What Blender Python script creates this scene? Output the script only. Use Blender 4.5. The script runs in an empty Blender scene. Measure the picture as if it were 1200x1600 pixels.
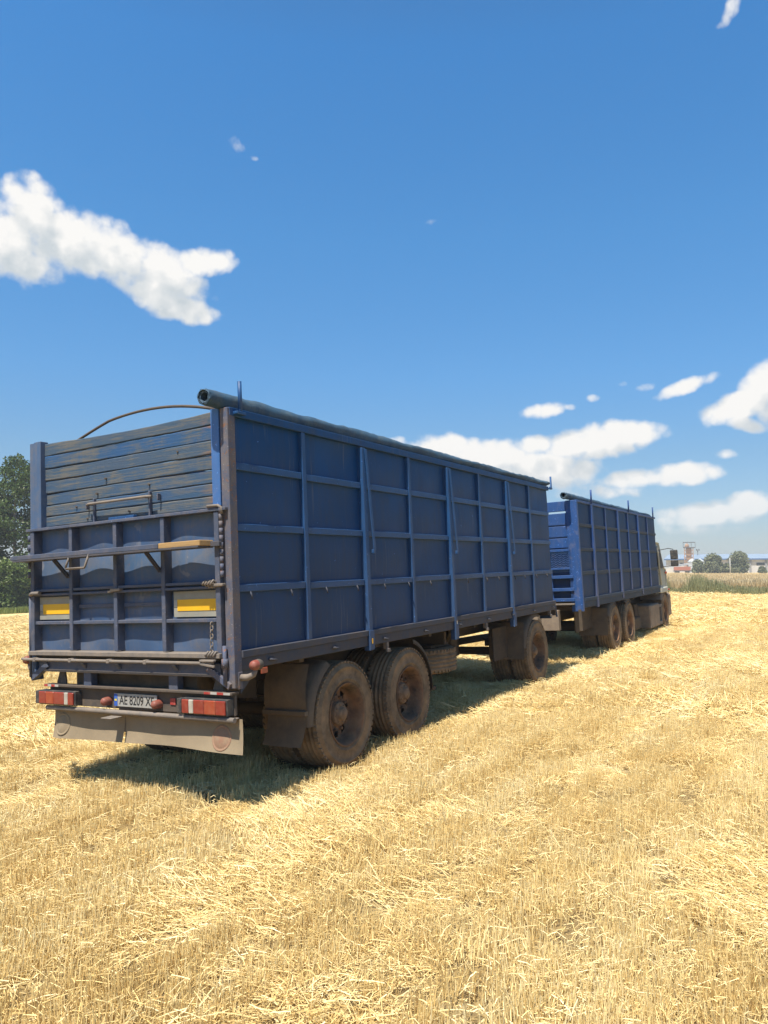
import bpy, math, random
import numpy as np
from mathutils import Vector, Matrix

PI = math.pi
R = math.radians
scene = bpy.context.scene
COL = scene.collection

# ------------------------------------------------------------------ camera
# truck frame: x along the trailers, y to their left, z up from the stubble they
# stand on; the field slopes a little, so this frame is tilted against the world.
F_PX = 1175.3
CAM_L = Vector((-4.4762, -4.0103, 1.7703))
YAW, PITCH_L, ROLL_L = 0.528417, 0.0867658, -0.0469915
def axes(yaw, pitch, roll):
    f = Vector((math.cos(yaw)*math.cos(pitch), math.sin(yaw)*math.cos(pitch), math.sin(pitch)))
    r = Vector((math.sin(yaw), -math.cos(yaw), 0)); u = r.cross(f)
    c, s = math.cos(roll), math.sin(roll)
    return c*r+s*u, -s*r+c*u, f
def mat_cols(a, b, c):
    return Matrix((a, b, c)).transposed()
PITCH = R(4.28)
rl, ul, fl = axes(YAW, PITCH_L, ROLL_L)
rw, uw, fw = axes(YAW, PITCH, 0.0)
RT = mat_cols(rw, uw, fw) @ mat_cols(rl, ul, fl).transposed()      # truck frame -> world
CAM = RT @ CAM_L
NRM = RT @ Vector((0, 0, 1))
cam_d = bpy.data.cameras.new('camera')
cam = bpy.data.objects.new('camera', cam_d); COL.objects.link(cam)
cam.matrix_world = Matrix.Translation(CAM) @ mat_cols(rw, uw, -fw).to_4x4()
cam_d.sensor_fit = 'VERTICAL'; cam_d.sensor_height = 24.0
cam_d.lens = 24.0*F_PX/1600
cam_d.clip_start = 0.05; cam_d.clip_end = 8000
scene.camera = cam

def px_dir(px, py):
    return (fw + rw*((px-600)/F_PX) - uw*((py-800)/F_PX)).normalized()
def px_azel(px, py):
    d = px_dir(px, py)
    return math.atan2(d.y, d.x), math.asin(d.z)

# ------------------------------------------------------------------ light
SUN_EL_L = R(65)
sun_l = Vector((-math.cos(SUN_EL_L), -0.035, math.sin(SUN_EL_L))).normalized()
SUN = (RT @ sun_l).normalized()
sd = bpy.data.lights.new('sun', 'SUN'); sd.energy = 5.0; sd.angle = R(0.53); sd.color = (1.0, 0.945, 0.84)
so = bpy.data.objects.new('sun', sd); COL.objects.link(so)
so.rotation_euler = SUN.to_track_quat('Z', 'Y').to_euler()
so.location = (0, 0, 40)

scene.view_settings.view_transform = 'Standard'
scene.view_settings.look = 'None'
scene.view_settings.exposure = 0.80
scene.view_settings.gamma = 1.0
scene.view_settings.use_curve_mapping = False
scene.render.engine = 'CYCLES'
scene.cycles.max_bounces = 8
scene.cycles.diffuse_bounces = 4
scene.cycles.transparent_max_bounces = 8
scene.cycles.use_denoising = True

SKY_STRENGTH = 0.093
HAZE = 0.0008
world = bpy.data.worlds.new('World'); scene.world = world; world.use_nodes = True
world.cycles.sampling_method = 'MANUAL'; world.cycles.sample_map_resolution = 256

class NG:
    """small helper to write node graphs"""
    def __init__(s, tree): s.t = tree; s.n = tree.nodes; s.l = tree.links
    def new(s, typ, **kw):
        n = s.n.new(typ)
        for k, v in kw.items(): setattr(n, k, v)
        return n
    def put(s, sock, v):
        if v is None: return
        if isinstance(v, bpy.types.NodeSocket): s.l.new(v, sock)
        else:
            if hasattr(sock, 'default_value'):
                dv = sock.default_value
                if hasattr(dv, '__len__') and not hasattr(v, '__len__'): v = [v]*len(dv)
                if hasattr(dv, '__len__') and len(dv) == 4 and len(v) == 3: v = (*v, 1)
                sock.default_value = v
    def math(s, op, a, b=None, c=None, clamp=False):
        n = s.new('ShaderNodeMath', operation=op); n.use_clamp = clamp
        s.put(n.inputs[0], a); s.put(n.inputs[1], b)
        if c is not None: s.put(n.inputs[2], c)
        return n.outputs[0]
    def vmath(s, op, a, b=None):
        n = s.new('ShaderNodeVectorMath', operation=op)
        s.put(n.inputs[0], a)
        if b is not None: s.put(n.inputs[1], b)
        return n.outputs['Value'] if op in ('LENGTH', 'DOT_PRODUCT') else n.outputs[0]
    def scale(s, v, k):
        n = s.new('ShaderNodeVectorMath', operation='SCALE'); s.put(n.inputs[0], v); s.put(n.inputs['Scale'], k); return n.outputs[0]
    def rng(s, v, a, b, c=0.0, d=1.0, smooth=False):
        n = s.new('ShaderNodeMapRange'); n.clamp = True
        if smooth: n.interpolation_type = 'SMOOTHSTEP'
        for i, x in enumerate((v, a, b, c, d)): s.put(n.inputs[i], x)
        return n.outputs[0]
    def mix(s, f, a, b, mode='MIX'):
        n = s.new('ShaderNodeMix', data_type='RGBA', blend_type=mode)
        s.put(n.inputs[0], f); s.put(n.inputs[6], a); s.put(n.inputs[7], b)
        return n.outputs[2]
    def noise(s, vec, scale, detail=4, rough=0.55, dist=0.0, dim='3D'):
        n = s.new('ShaderNodeTexNoise', noise_dimensions=dim)
        s.put(n.inputs['Vector'], vec); s.put(n.inputs['Scale'], scale); s.put(n.inputs['Detail'], detail)
        s.put(n.inputs['Roughness'], rough); s.put(n.inputs['Distortion'], dist)
        return n.outputs['Fac']
    def mapping(s, vec, loc=(0, 0, 0), rot=(0, 0, 0), scl=(1, 1, 1), typ='POINT'):
        n = s.new('ShaderNodeMapping', vector_type=typ)
        s.put(n.inputs['Vector'], vec)
        if typ != 'NORMAL' and typ != 'VECTOR': s.put(n.inputs['Location'], loc)
        s.put(n.inputs['Rotation'], rot); s.put(n.inputs['Scale'], scl)
        return n.outputs[0]

# clouds: px centre, px radii, rotation, strength
CLOUDS = [
 (48,328,62,56,10,1.0),(5,372,74,64,0,1.0),(42,392,78,54,10,1.0),(105,378,92,58,12,1.0),(180,395,85,48,24,1.0),(255,425,82,44,24,1.0),(318,410,56,26,-8,.95),(252,464,66,34,18,.95),(288,482,58,26,10,.95),
 (45,436,34,14,0,.35),
 (362,226,52,26,26,.30),(395,247,16,9,0,.25),(672,347,22,14,0,.22),
 (1146,10,46,22,-52,.52),(1126,40,22,12,0,.35),
 (690,702,58,28,0,1.0),(765,715,92,32,4,1.0),(845,735,110,34,5,1.0),(835,695,40,18,0,.95),(930,690,105,30,-6,1.0),(985,680,62,22,-2,1.0),
 (990,748,70,18,-3,.9),(1068,740,66,20,-2,1.0),(930,766,140,22,0,.5),
 (1200,606,56,44,-30,1.0),(1160,632,78,26,-15,1.0),(1162,662,46,15,20,.85),(1235,640,60,40,0,1.0),
 (848,642,44,18,-8,.75),(890,636,18,9,0,.4),(930,622,22,10,0,.4),(1007,606,24,13,0,.55),(973,599,16,10,0,.3),(1074,603,60,14,-16,.9),(1136,710,32,12,0,.45),
 (1110,803,98,24,-4,.95),(1168,790,48,24,-4,1.0),(1090,826,100,18,0,.5),(620,690,30,12,0,.5),
 # more of the same sky to either side of the frame
 (-190,410,150,70,8,1.0),(1390,670,150,50,0,1.0),(-420,700,150,40,0,1.0),(320,790,190,26,0,.8),
]
def build_world():
    g = NG(world.node_tree); g.n.clear()
    grp = bpy.data.node_groups.new('cloud_field', 'ShaderNodeTree')
    grp.interface.new_socket('P', in_out='INPUT', socket_type='NodeSocketVector')
    grp.interface.new_socket('D', in_out='OUTPUT', socket_type='NodeSocketFloat')
    q = NG(grp)
    gi = q.new('NodeGroupInput'); go = q.new('NodeGroupOutput')
    P = gi.outputs[0]
    acc = None
    for (cx, cy, rx, ry, rot, st) in CLOUDS:
        a0, e0 = px_azel(cx, cy)
        a1, _ = px_azel(cx+rx, cy); _, e1 = px_azel(cx, cy+ry)
        ra, rb = max(abs(a1-a0), .002), max(abs(e1-e0), .002)
        c_, s_ = math.cos(R(rot)), math.sin(R(rot))
        u = q.vmath('DOT_PRODUCT', P, (c_/ra, s_/ra, -(a0*c_+e0*s_)/ra))
        v = q.vmath('DOT_PRODUCT', P, (-s_/rb, c_/rb, -(-a0*s_+e0*c_)/rb))
        d = q.math('MULTIPLY_ADD', q.math('MULTIPLY_ADD', v, v, q.math('MULTIPLY', u, u)), -.85, st*1.05-.12)
        acc = d if acc is None else q.math('SMOOTH_MAX', acc, d, 0.12)
    n1 = q.noise(P, 24.0, 2, .5)
    n2 = q.noise(P, 56.0, 6, .50)
    v1 = q.new('ShaderNodeTexVoronoi', feature='F1'); q.put(v1.inputs['Vector'], P)
    q.put(v1.inputs['Scale'], 50.0)
    bil = q.math('SUBTRACT', 0.45, v1.outputs['Distance'])
    f = q.math('MULTIPLY_ADD', q.math('SUBTRACT', n1, .5), 0.55, acc)
    f = q.math('MULTIPLY_ADD', q.math('SUBTRACT', n2, .5), 0.95, f)
    f = q.math('MULTIPLY_ADD', bil, 0.42, f)
    q.l.new(f, go.inputs[0])

    tc = g.new('ShaderNodeTexCoord'); d = tc.outputs['Generated']
    sep = g.new('ShaderNodeSeparateXYZ'); g.l.new(d, sep.inputs[0])
    az = g.math('ARCTAN2', sep.outputs[1], sep.outputs[0])
    el = g.math('ARCSINE', sep.outputs[2])
    cmb = g.new('ShaderNodeCombineXYZ'); g.l.new(az, cmb.inputs[0]); g.l.new(el, cmb.inputs[1]); cmb.inputs[2].default_value = 1.0
    P = cmb.outputs[0]
    def field(vec):
        n = g.new('ShaderNodeGroup'); n.node_tree = grp; g.l.new(vec, n.inputs[0]); return n.outputs[0]
    f0 = field(P)
    c4 = g.new('ShaderNodeCombineXYZ'); g.l.new(g.math('MULTIPLY', f0, 1e-9), c4.inputs[2])
    f1 = field(g.vmath('ADD', g.vmath('ADD', P, c4.outputs[0]), (0.012, 0.030, 0)))            # towards the sun, high and to the left
    alpha = g.rng(f0, -0.06, 0.66, smooth=True)
    relief = g.math('SUBTRACT', f0, f1)                         # > 0 on the lit upper side
    lit = g.rng(relief, -0.34, 0.56, 0.0, 1.0)
    thick = g.rng(f0, 0.15, 0.9)
    shade = g.math('MULTIPLY', g.math('SUBTRACT', 1.0, lit), g.math('MULTIPLY_ADD', thick, .5, .5))
    ccol = g.mix(shade, (0.56, 0.552, 0.538), (0.315, 0.355, 0.385))
    sky = g.new('ShaderNodeTexSky', sky_type='NISHITA'); sky.sun_disc = False
    sky.sun_elevation = math.asin(SUN.z); sky.sun_rotation = math.atan2(SUN.x, SUN.y)
    sky.altitude = 100; sky.air_density = 1.0; sky.dust_density = 0.35; sky.ozone_density = 2.0
    # the summer sky in view: deeper blue above, greyer at the horizon
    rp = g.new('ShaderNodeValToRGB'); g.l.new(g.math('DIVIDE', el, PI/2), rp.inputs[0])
    stops = [(0, (.49,.57,.72)), (.022, (.51,.555,.67)), (.09, (.50,.645,.75)), (.16, (.48,.79,.97)), (.267, (.46,.92,1.15)), (.4, (.41,.96,1.27)), (.62, (.50,.62,.68)), (1.0, (.60,.45,.40))]  # upper stops, above the view, made less blue to cut blue fill in shade
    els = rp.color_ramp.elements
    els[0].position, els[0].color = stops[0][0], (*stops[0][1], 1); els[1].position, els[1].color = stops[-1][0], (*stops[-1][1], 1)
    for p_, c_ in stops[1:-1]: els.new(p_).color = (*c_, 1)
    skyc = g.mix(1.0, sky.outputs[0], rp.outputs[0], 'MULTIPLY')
    ccs = g.vmath('SCALE', ccol); ccs.node.inputs['Scale'].default_value = 1.0/SKY_STRENGTH
    # low clouds fade into the bright air at the horizon
    fade = g.rng(el, 0.0, 0.12, 0.6, 1.0)
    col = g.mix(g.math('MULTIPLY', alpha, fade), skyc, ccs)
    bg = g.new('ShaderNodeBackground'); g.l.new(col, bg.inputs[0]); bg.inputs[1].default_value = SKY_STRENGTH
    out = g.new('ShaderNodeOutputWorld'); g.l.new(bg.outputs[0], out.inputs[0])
build_world()

# ------------------------------------------------------------------ terrain height
def soft(v, lo, hi, k):
    v = hi - k*math.log1p(math.exp(min(60, (hi-v)/k))) if (hi-v)/k < 60 else v
    return lo + k*math.log1p(math.exp(min(60, (v-lo)/k))) if (v-lo)/k < 60 else v
def ground_z(x, y):
    zp = -(NRM.x*x+NRM.y*y)/NRM.z
    return CAM.z + soft(zp-CAM.z, -4.9, -1.58, .12)
def ground_at(px, py, dist):
    """world point on the ground below photo column px at a horizontal distance"""
    d = px_dir(px, py); h = math.hypot(d.x, d.y)
    x, y = CAM.x+d.x/h*dist, CAM.y+d.y/h*dist
    return Vector((x, y, ground_z(x, y)))

# ------------------------------------------------------------------ mesh helper
class MB:
    def __init__(s): s.v = []; s.f = []; s.m = []; s.sm = []
    def add(s, vs, fs, mi=0, smooth=False):
        o = len(s.v); s.v += [tuple(p) for p in vs]
        s.f += [tuple(i+o for i in q) for q in fs]; s.m += [mi]*len(fs); s.sm += [smooth]*len(fs)
        return s
    def box(s, x0, x1, y0, y1, z0, z1, c=0.004, mi=0, M=None):
        x0, x1 = min(x0, x1), max(x0, x1); y0, y1 = min(y0, y1), max(y0, y1); z0, z1 = min(z0, z1), max(z0, z1)
        c = min(c, .3*min(x1-x0, y1-y0, z1-z0))
        vs = []; idx = {}
        for sx in (0, 1):
            for sy in (0, 1):
                for sz in (0, 1):
                    X, Y, Z = (x0, x1)[sx], (y0, y1)[sy], (z0, z1)[sz]
                    ix, iy, iz = (c, -c)[sx], (c, -c)[sy], (c, -c)[sz]
                    idx[sx, sy, sz] = len(vs)
                    vs += [(X, Y+iy, Z+iz), (X+ix, Y, Z+iz), (X+ix, Y+iy, Z)]
        fs = []
        I = lambda a, b, d, k: idx[a, b, d]+k
        fs += [(I(0,0,0,0), I(0,0,1,0), I(0,1,1,0), I(0,1,0,0)), (I(1,0,0,0), I(1,1,0,0), I(1,1,1,0), I(1,0,1,0))]
        fs += [(I(0,0,0,1), I(1,0,0,1), I(1,0,1,1), I(0,0,1,1)), (I(0,1,0,1), I(0,1,1,1), I(1,1,1,1), I(1,1,0,1))]
        fs += [(I(0,0,0,2), I(0,1,0,2), I(1,1,0,2), I(1,0,0,2)), (I(0,0,1,2), I(1,0,1,2), I(1,1,1,2), I(0,1,1,2))]
        for a in (0, 1):
            for b in (0, 1):
                e = [(I(a,b,0,0), I(a,b,1,0), I(a,b,1,1), I(a,b,0,1)), (I(a,0,b,0), I(a,1,b,0), I(a,1,b,2), I(a,0,b,2)), (I(0,a,b,1), I(1,a,b,1), I(1,a,b,2), I(0,a,b,2))]
                fs += e
                for d in (0, 1): fs.append((I(a,b,d,0), I(a,b,d,1), I(a,b,d,2)))
        # orient outward
        ctr = Vector(((x0+x1)/2, (y0+y1)/2, (z0+z1)/2)); out = []
        for q in fs:
            p = [Vector(vs[i]) for i in q]
            n = (p[1]-p[0]).cross(p[2]-p[0]); cc = sum(p, Vector())/len(p)
            out.append(q if n.dot(cc-ctr) >= 0 else q[::-1])
        if M is not None: vs = [tuple(M @ Vector(p)) for p in vs]
        return s.add(vs, out, mi)
    def bar(s, p, q, w, h, up=(0, 0, 1), c=.003, mi=0):
        p, q = Vector(p), Vector(q); d = q-p; L = d.length; d.normalize()
        u = Vector(up); sd = u.cross(d)
        if sd.length < 1e-4: sd = Vector((0, 1, 0)).cross(d) if abs(d.y) < .9 else Vector((1, 0, 0)).cross(d)
        sd.normalize(); u = d.cross(sd)
        M = Matrix.Translation((p+q)/2) @ mat_cols(d, sd, u).to_4x4()
        return s.box(-L/2, L/2, -w/2, w/2, -h/2, h/2, c, mi, M)
    def tube(s, path, r, n=8, mi=0, cap=True, closed=False):
        P = [Vector(p) for p in path]; rs = r if hasattr(r, '__len__') else [r]*len(P)
        vs = []; fs = []; prev = None
        for i, p in enumerate(P):
            a = P[i-1] if i > 0 else (P[-1] if closed else p); b = P[i+1] if i < len(P)-1 else (P[0] if closed else p)
            t = (b-a).normalized()
            if prev is None:
                ref = Vector((0, 0, 1)) if abs(t.z) < .9 else Vector((1, 0, 0))
                n1 = t.cross(ref).normalized()
            else:
                n1 = (prev - t*prev.dot(t)).normalized()
            prev = n1; n2 = t.cross(n1)
            for k in range(n):
                a_ = 2*PI*k/n; vs.append(p + (n1*math.cos(a_)+n2*math.sin(a_))*rs[i])
        m = len(P)
        for i in range(m if closed else m-1):
            j = (i+1) % m
            for k in range(n):
                k2 = (k+1) % n; fs.append((i*n+k, i*n+k2, j*n+k2, j*n+k))
        s.add(vs, fs, mi, True)
        if cap and not closed:
            o = len(s.v)-len(vs)
            s.f += [tuple(o+k for k in range(n))[::-1], tuple(o+(m-1)*n+k for k in range(n))]; s.m += [mi]*2; s.sm += [False]*2
        return s
    def lathe(s, prof, n=40, axis='y', ctr=(0, 0, 0), mi=0, skip=None, smooth=True, a0=0.0, a1=2*PI):
        """prof: list of (radius, position along the axis)"""
        vs = []; fs = []; full = abs(a1-a0-2*PI) < 1e-6
        cnt = n if full else n+1
        for (r, h) in prof:
            for k in range(cnt):
                a = a0+(a1-a0)*k/n; c_, s_ = r*math.cos(a), r*math.sin(a)
                v = {'y': (c_, h, s_), 'x': (h, c_, s_), 'z': (c_, s_, h)}[axis]
                vs.append((v[0]+ctr[0], v[1]+ctr[1], v[2]+ctr[2]))
        for i in range(len(prof)-1):
            for k in range(n):
                if skip and skip(i, k): continue
                k2 = (k+1) % cnt; fs.append((i*cnt+k, i*cnt+k2, (i+1)*cnt+k2, (i+1)*cnt+k))
        return s.add(vs, fs, mi, smooth)
    def grid(s, fn, nu, nv, mi=0, smooth=True):
        vs = [fn(i/nu, j/nv) for j in range(nv+1) for i in range(nu+1)]
        fs = [(j*(nu+1)+i, j*(nu+1)+i+1, (j+1)*(nu+1)+i+1, (j+1)*(nu+1)+i) for j in range(nv) for i in range(nu)]
        return s.add(vs, fs, mi, smooth)
    def prism(s, poly, y0, y1, mi=0, axis='y'):
        n = len(poly)
        mk = {'y': lambda a, b, h: (a, h, b), 'x': lambda a, b, h: (h, a, b), 'z': lambda a, b, h: (a, b, h)}[axis]
        vs = [mk(a, b, y0) for a, b in poly]+[mk(a, b, y1) for a, b in poly]
        fs = [tuple(range(n)), tuple(range(2*n-1, n-1, -1))]+[(i, n+i, n+(i+1) % n, (i+1) % n) for i in range(n)]
        return s.add(vs, fs, mi)
    def mesh(s, name, mats, org=(0, 0, 0)):
        me = bpy.data.meshes.new(name); o = Vector(org)
        me.from_pydata([tuple(Vector(p)-o) for p in s.v], [], s.f)
        for m in (mats if isinstance(mats, (list, tuple)) else [mats]): me.materials.append(m)
        me.polygons.foreach_set('material_index', s.m); me.polygons.foreach_set('use_smooth', s.sm)
        me.update(); return me
    def build(s, name, mats, parent=None, org=(0, 0, 0), loc=(0, 0, 0)):
        return link(name, s.mesh(name, mats, org), parent, loc)
def link(name, data, parent=None, loc=(0, 0, 0)):
    o = bpy.data.objects.new(name, data); COL.objects.link(o); o.location = loc
    if parent is not None: o.parent = parent
    return o
def tag(o, label, cat, group=None):
    o['label'] = label; o['category'] = cat
    if group: o['group'] = group
    return o
def empty(name, loc=(0, 0, 0)):
    o = bpy.data.objects.new(name, None); COL.objects.link(o); o.location = loc; o.empty_display_size = .3
    return o
def fix_normals(o):
    import bmesh
    bm = bmesh.new(); bm.from_mesh(o.data); bmesh.ops.recalc_face_normals(bm, faces=bm.faces); bm.to_mesh(o.data); bm.free()

# ------------------------------------------------------------------ materials
def material(name):
    m = bpy.data.materials.new(name); m.use_nodes = True
    g = NG(m.node_tree); g.n.clear()
    out = g.new('ShaderNodeOutputMaterial'); b = g.new('ShaderNodeBsdfPrincipled')
    g.l.new(b.outputs[0], out.inputs[0])
    return m, g, b, out
DUST = (0.30, 0.235, 0.165)
def worn(name, base, base2=None, dust=.3, rough=.6, scale=3.0, rust=0.0, streak=0.0, low=None, bump=.15, dustcol=DUST, spec=.35, chips=0.0, metallic=0.0, vary=0.0, scratch=0.0):
    """paint or steel: two-tone mottling, dust in blotches and vertical streaks, rust spots"""
    m, g, b, out = material(name)
    tc = g.new('ShaderNodeTexCoord'); P = tc.outputs['Object']
    base2 = base2 or tuple(c*.7 for c in base)
    n1 = g.noise(P, scale, 5, .6)
    col = g.mix(g.rng(n1, .35, .65), base, base2)
    n2 = g.noise(P, scale*2.3, 8, .7, .4)
    d = g.rng(n2, .62-.5*dust, .95-.35*dust)
    d = g.math('MULTIPLY', d, min(1, .35+dust))
    if streak:
        sp = g.mapping(P, scl=(7, 7, .45)); n3 = g.noise(sp, 2.2, 6, .65)
        d = g.math('ADD', d, g.math('MULTIPLY', g.rng(n3, .45, .8), streak), clamp=True)
        sp2 = g.mapping(P, scl=(26, 26, .8)); n4 = g.noise(sp2, 2.0, 4, .6)
        d = g.math('ADD', d, g.math('MULTIPLY', g.rng(n4, .58, .8), streak*.5), clamp=True)
    if low:
        z = g.new('ShaderNodeSeparateXYZ'); g.l.new(P, z.inputs[0])
        d = g.math('ADD', d, g.rng(g.math('ADD', z.outputs[2], g.math('MULTIPLY', g.math('SUBTRACT', n1, .5), 1.1)), low[0], low[1], low[2], 0.0), clamp=True)
    if vary:
        oi = g.new('ShaderNodeObjectInfo')
        d = g.math('ADD', d, g.math('MULTIPLY', oi.outputs['Random'], vary), clamp=True)
    col = g.mix(d, col, dustcol)
    if scratch:
        for rot, th in ((.35, .63), (-.12, .65)):
            sc_ = g.noise(g.mapping(P, rot=(0, rot, 0), scl=(34, 3, .9)), 1.5, 3, .55)
            msk = g.rng(g.noise(P, 1.7, 2, .5), .5, .62)
            col = g.mix(g.math('MULTIPLY', g.math('MULTIPLY', g.rng(sc_, th, th+.03), msk), scratch), col, tuple(min(1, c*1.4+.09) for c in dustcol))
    if rust:
        n5 = g.noise(P, scale*4.5, 7, .7, .3)
        rmask = g.rng(n5, .72-.3*rust, .78-.3*rust)
        col = g.mix(g.math('MULTIPLY', rmask, .8), col, (.20, .085, .035))
    if chips:
        n6 = g.noise(P, scale*14, 3, .6)
        col = g.mix(g.rng(n6, .74-.15*chips, .77-.15*chips), col, tuple(min(1, c*2.2+.06) for c in base))
    g.l.new(col, b.inputs['Base Color'])
    g.put(b.inputs['Roughness'], g.math('ADD', g.math('MULTIPLY', d, .3), rough, clamp=True))
    b.inputs['Specular IOR Level'].default_value = spec
    b.inputs['Metallic'].default_value = metallic
    if bump:
        bp = g.new('ShaderNodeBump'); bp.inputs['Strength'].default_value = bump; bp.inputs['Distance'].default_value = .01
        g.l.new(g.noise(P, scale*8, 5, .6), bp.inputs['Height']); g.l.new(bp.outputs[0], b.inputs['Normal'])
    return m
M = {}
M['side'] = worn('side_paint', (.0045,.052,.168), (.004,.041,.128), vary=.14, scratch=.22, dust=.14, rough=.5, scale=1.6, streak=.34, low=(1.1, 2.6, .30), chips=.12, spec=.2, rust=.06, dustcol=(.058,.062,.064))
M['rib'] = worn('rib_paint', (.011,.064,.185), (.010,.050,.14), dust=.14, rough=.5, scale=3, streak=.1, low=(1.0, 2.4, .3), chips=.4, rust=0, dustcol=(.072,.070,.068))
M['post'] = worn('bright_blue_post', (.045,.13,.33), (.036,.105,.27), dust=.12, rough=.5, scale=3, streak=.08, chips=.5, rust=.1)
M['gate'] = worn('gate_paint', (.044,.100,.205), (.040,.082,.165), vary=.15, rust=.05, scratch=.35, dust=.30, rough=.6, scale=2.2, streak=.36, dustcol=(.165,.14,.118))
M['gate_rib'] = worn('gate_rib_paint', (.058,.076,.125), (.054,.066,.098), dust=.36, rough=.65, scale=4, rust=.2, chips=.3, dustcol=(.17,.135,.115))
M['rail'] = worn('dusty_rail', (.04,.052,.08), (.042,.048,.066), dust=.5, rough=.7, scale=3, rust=.1, dustcol=(.105,.082,.065))
M['corner'] = worn('worn_corner_steel', (.085,.085,.10), (.055,.075,.135), dust=.45, rough=.7, scale=5, rust=.5, chips=.5, dustcol=(.19,.14,.10))
M['under'] = worn('dusty_chassis', (.045,.036,.028), (.07,.053,.036), dust=.5, rough=.9, scale=3, dustcol=(.12,.085,.054))
M['guard'] = worn('dusty_mudguard', (.085,.07,.054), (.135,.10,.068), dust=.5, rough=.85, scale=2.5, dustcol=(.22,.155,.095))
M['flap'] = worn('dusty_rubber_flap', (.20,.155,.10), (.24,.185,.12), dust=.6, rough=.85, scale=2.5, dustcol=(.27,.21,.135), streak=.15)
M['pipe'] = worn('dusty_pipe', (.17,.145,.125), (.13,.115,.105), dust=.5, rough=.75, scale=6, dustcol=(.25,.195,.145), rust=.1)
M['bumper'] = worn('bumper_steel', (.062,.05,.043), (.08,.065,.052), dust=.45, rough=.8, scale=5, dustcol=(.14,.10,.068), rust=.15)
M['rim'] = worn('rusty_rim', (.05,.038,.03), (.23,.11,.05), dust=.45, rough=.8, scale=5, dustcol=(.27,.17,.095), rust=.25)
M['hub'] = worn('dusty_hub', (.16,.10,.06), (.21,.135,.08), dust=.5, rough=.85, scale=9, dustcol=(.33,.22,.13))
M['tyre'] = worn('dusty_tyre', (.055,.048,.038), (.20,.142,.088), dust=.66, rough=.95, scale=3.2, bump=.3, dustcol=(.30,.205,.12), spec=.15)
M['rubber'] = worn('dark_rubber', (.05,.046,.042), (.07,.06,.05), dust=.35, rough=.9, scale=6, dustcol=(.2,.155,.11))
M['tarp'] = worn('tarp_roll_cloth', (.034,.085,.140), (.022,.055,.098), dust=.35, rough=.7, scale=4, bump=.7, dustcol=(.13,.145,.13))
M['redglass'] = worn('tail_lamp_red', (.25,.030,.017), (.20,.026,.016), dust=.32, rough=.35, scale=9, dustcol=(.28,.12,.075), bump=.05, spec=.5)
M['orange'] = worn('tail_lamp_orange', (.30,.048,.018), (.27,.042,.017), dust=.32, rough=.35, scale=9, dustcol=(.32,.15,.08), bump=.05, spec=.5)
M['white_lens'] = worn('tail_lamp_white', (.42,.39,.33), (.34,.31,.26), dust=.3, rough=.4, scale=9, bump=.05)
M['reflred'] = worn('dusty_red_reflector', (.22,.05,.035), (.19,.06,.04), dust=.4, rough=.5, scale=9, dustcol=(.22,.13,.09), bump=.05)
M['flapred'] = worn('dust_caked_reflector', (.26,.145,.09), (.24,.125,.08), dust=.5, rough=.7, scale=9, dustcol=(.27,.21,.135), bump=.05)
M['yellow'] = worn('reflector_yellow', (.72,.40,.012), (.66,.35,.012), dust=.12, rough=.45, scale=5, bump=.04, dustcol=(.55,.36,.1))
M['pale'] = worn('reflector_pale', (.27,.26,.215), (.22,.21,.175), dust=.3, rough=.6, scale=6, bump=.04)
M['plate'] = worn('number_plate_white', (.34,.33,.30), (.29,.275,.25), dust=.3, rough=.5, scale=9, bump=.03, dustcol=(.26,.215,.17))
M['plate_blue'] = worn('number_plate_blue', (.03,.10,.40), (.03,.09,.35), dust=.1, rough=.5, scale=9, bump=.03)
M['plate_yellow'] = worn('number_plate_yellow', (.7,.55,.05), None, dust=.1, rough=.5, scale=9, bump=.03)
M['ink'] = worn('number_plate_ink', (.02,.02,.022), None, dust=.1, rough=.6, scale=9, bump=0)
M['strip_red'] = worn('strip_red', (.36,.035,.03), None, dust=.25, rough=.5, scale=9, bump=.03)
M['strip_white'] = worn('strip_white', (.40,.385,.35), None, dust=.3, rough=.5, scale=9, bump=.03)
M['truck_blue'] = worn('truck_blue_paint', (.016,.066,.215), (.018,.06,.18), dust=.16, rough=.5, scale=2.5, chips=.5, streak=.08)
M['truck_side'] = worn('truck_side_paint', (.006,.046,.140), (.006,.038,.11), vary=.1, dust=.2, rough=.55, scale=1.6, streak=.25, low=(1.0, 2.6, .3), spec=.1, dustcol=(.085,.085,.08))
M['truck_rib'] = worn('truck_rib_paint', (.015,.060,.21), (.015,.05,.16), dust=.22, rough=.5, scale=3, streak=.1, low=(1.0, 2.2, .45), dustcol=(.12,.105,.09))
M['truck_rail'] = worn('truck_rail_dusty', (.026,.046,.080), (.030,.044,.064), dust=.28, rough=.8, scale=3, dustcol=(.095,.082,.068))
M['cab'] = worn('cab_paint', (.29,.305,.265), (.25,.265,.23), dust=.3, rough=.45, scale=2, streak=.1, dustcol=(.40,.34,.26))
M['cab_low'] = worn('cab_plastic_dusty', (.20,.15,.11), (.16,.12,.09), dust=.5, rough=.8, scale=3)
M['cab_pale'] = worn('pale_mudguard', (.42,.42,.37), (.36,.36,.31), dust=.25, rough=.6, scale=3)
M['glass'] = worn('dark_glass', (.03,.035,.04), (.04,.045,.05), dust=.15, rough=.12, scale=2, bump=0, spec=.6)
M['black'] = worn('black_plastic', (.03,.03,.032), (.045,.045,.045), dust=.25, rough=.6, scale=6)
M['floor'] = worn('load_floor', (.14,.12,.10), None, dust=.5, rough=.9, scale=2)

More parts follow.
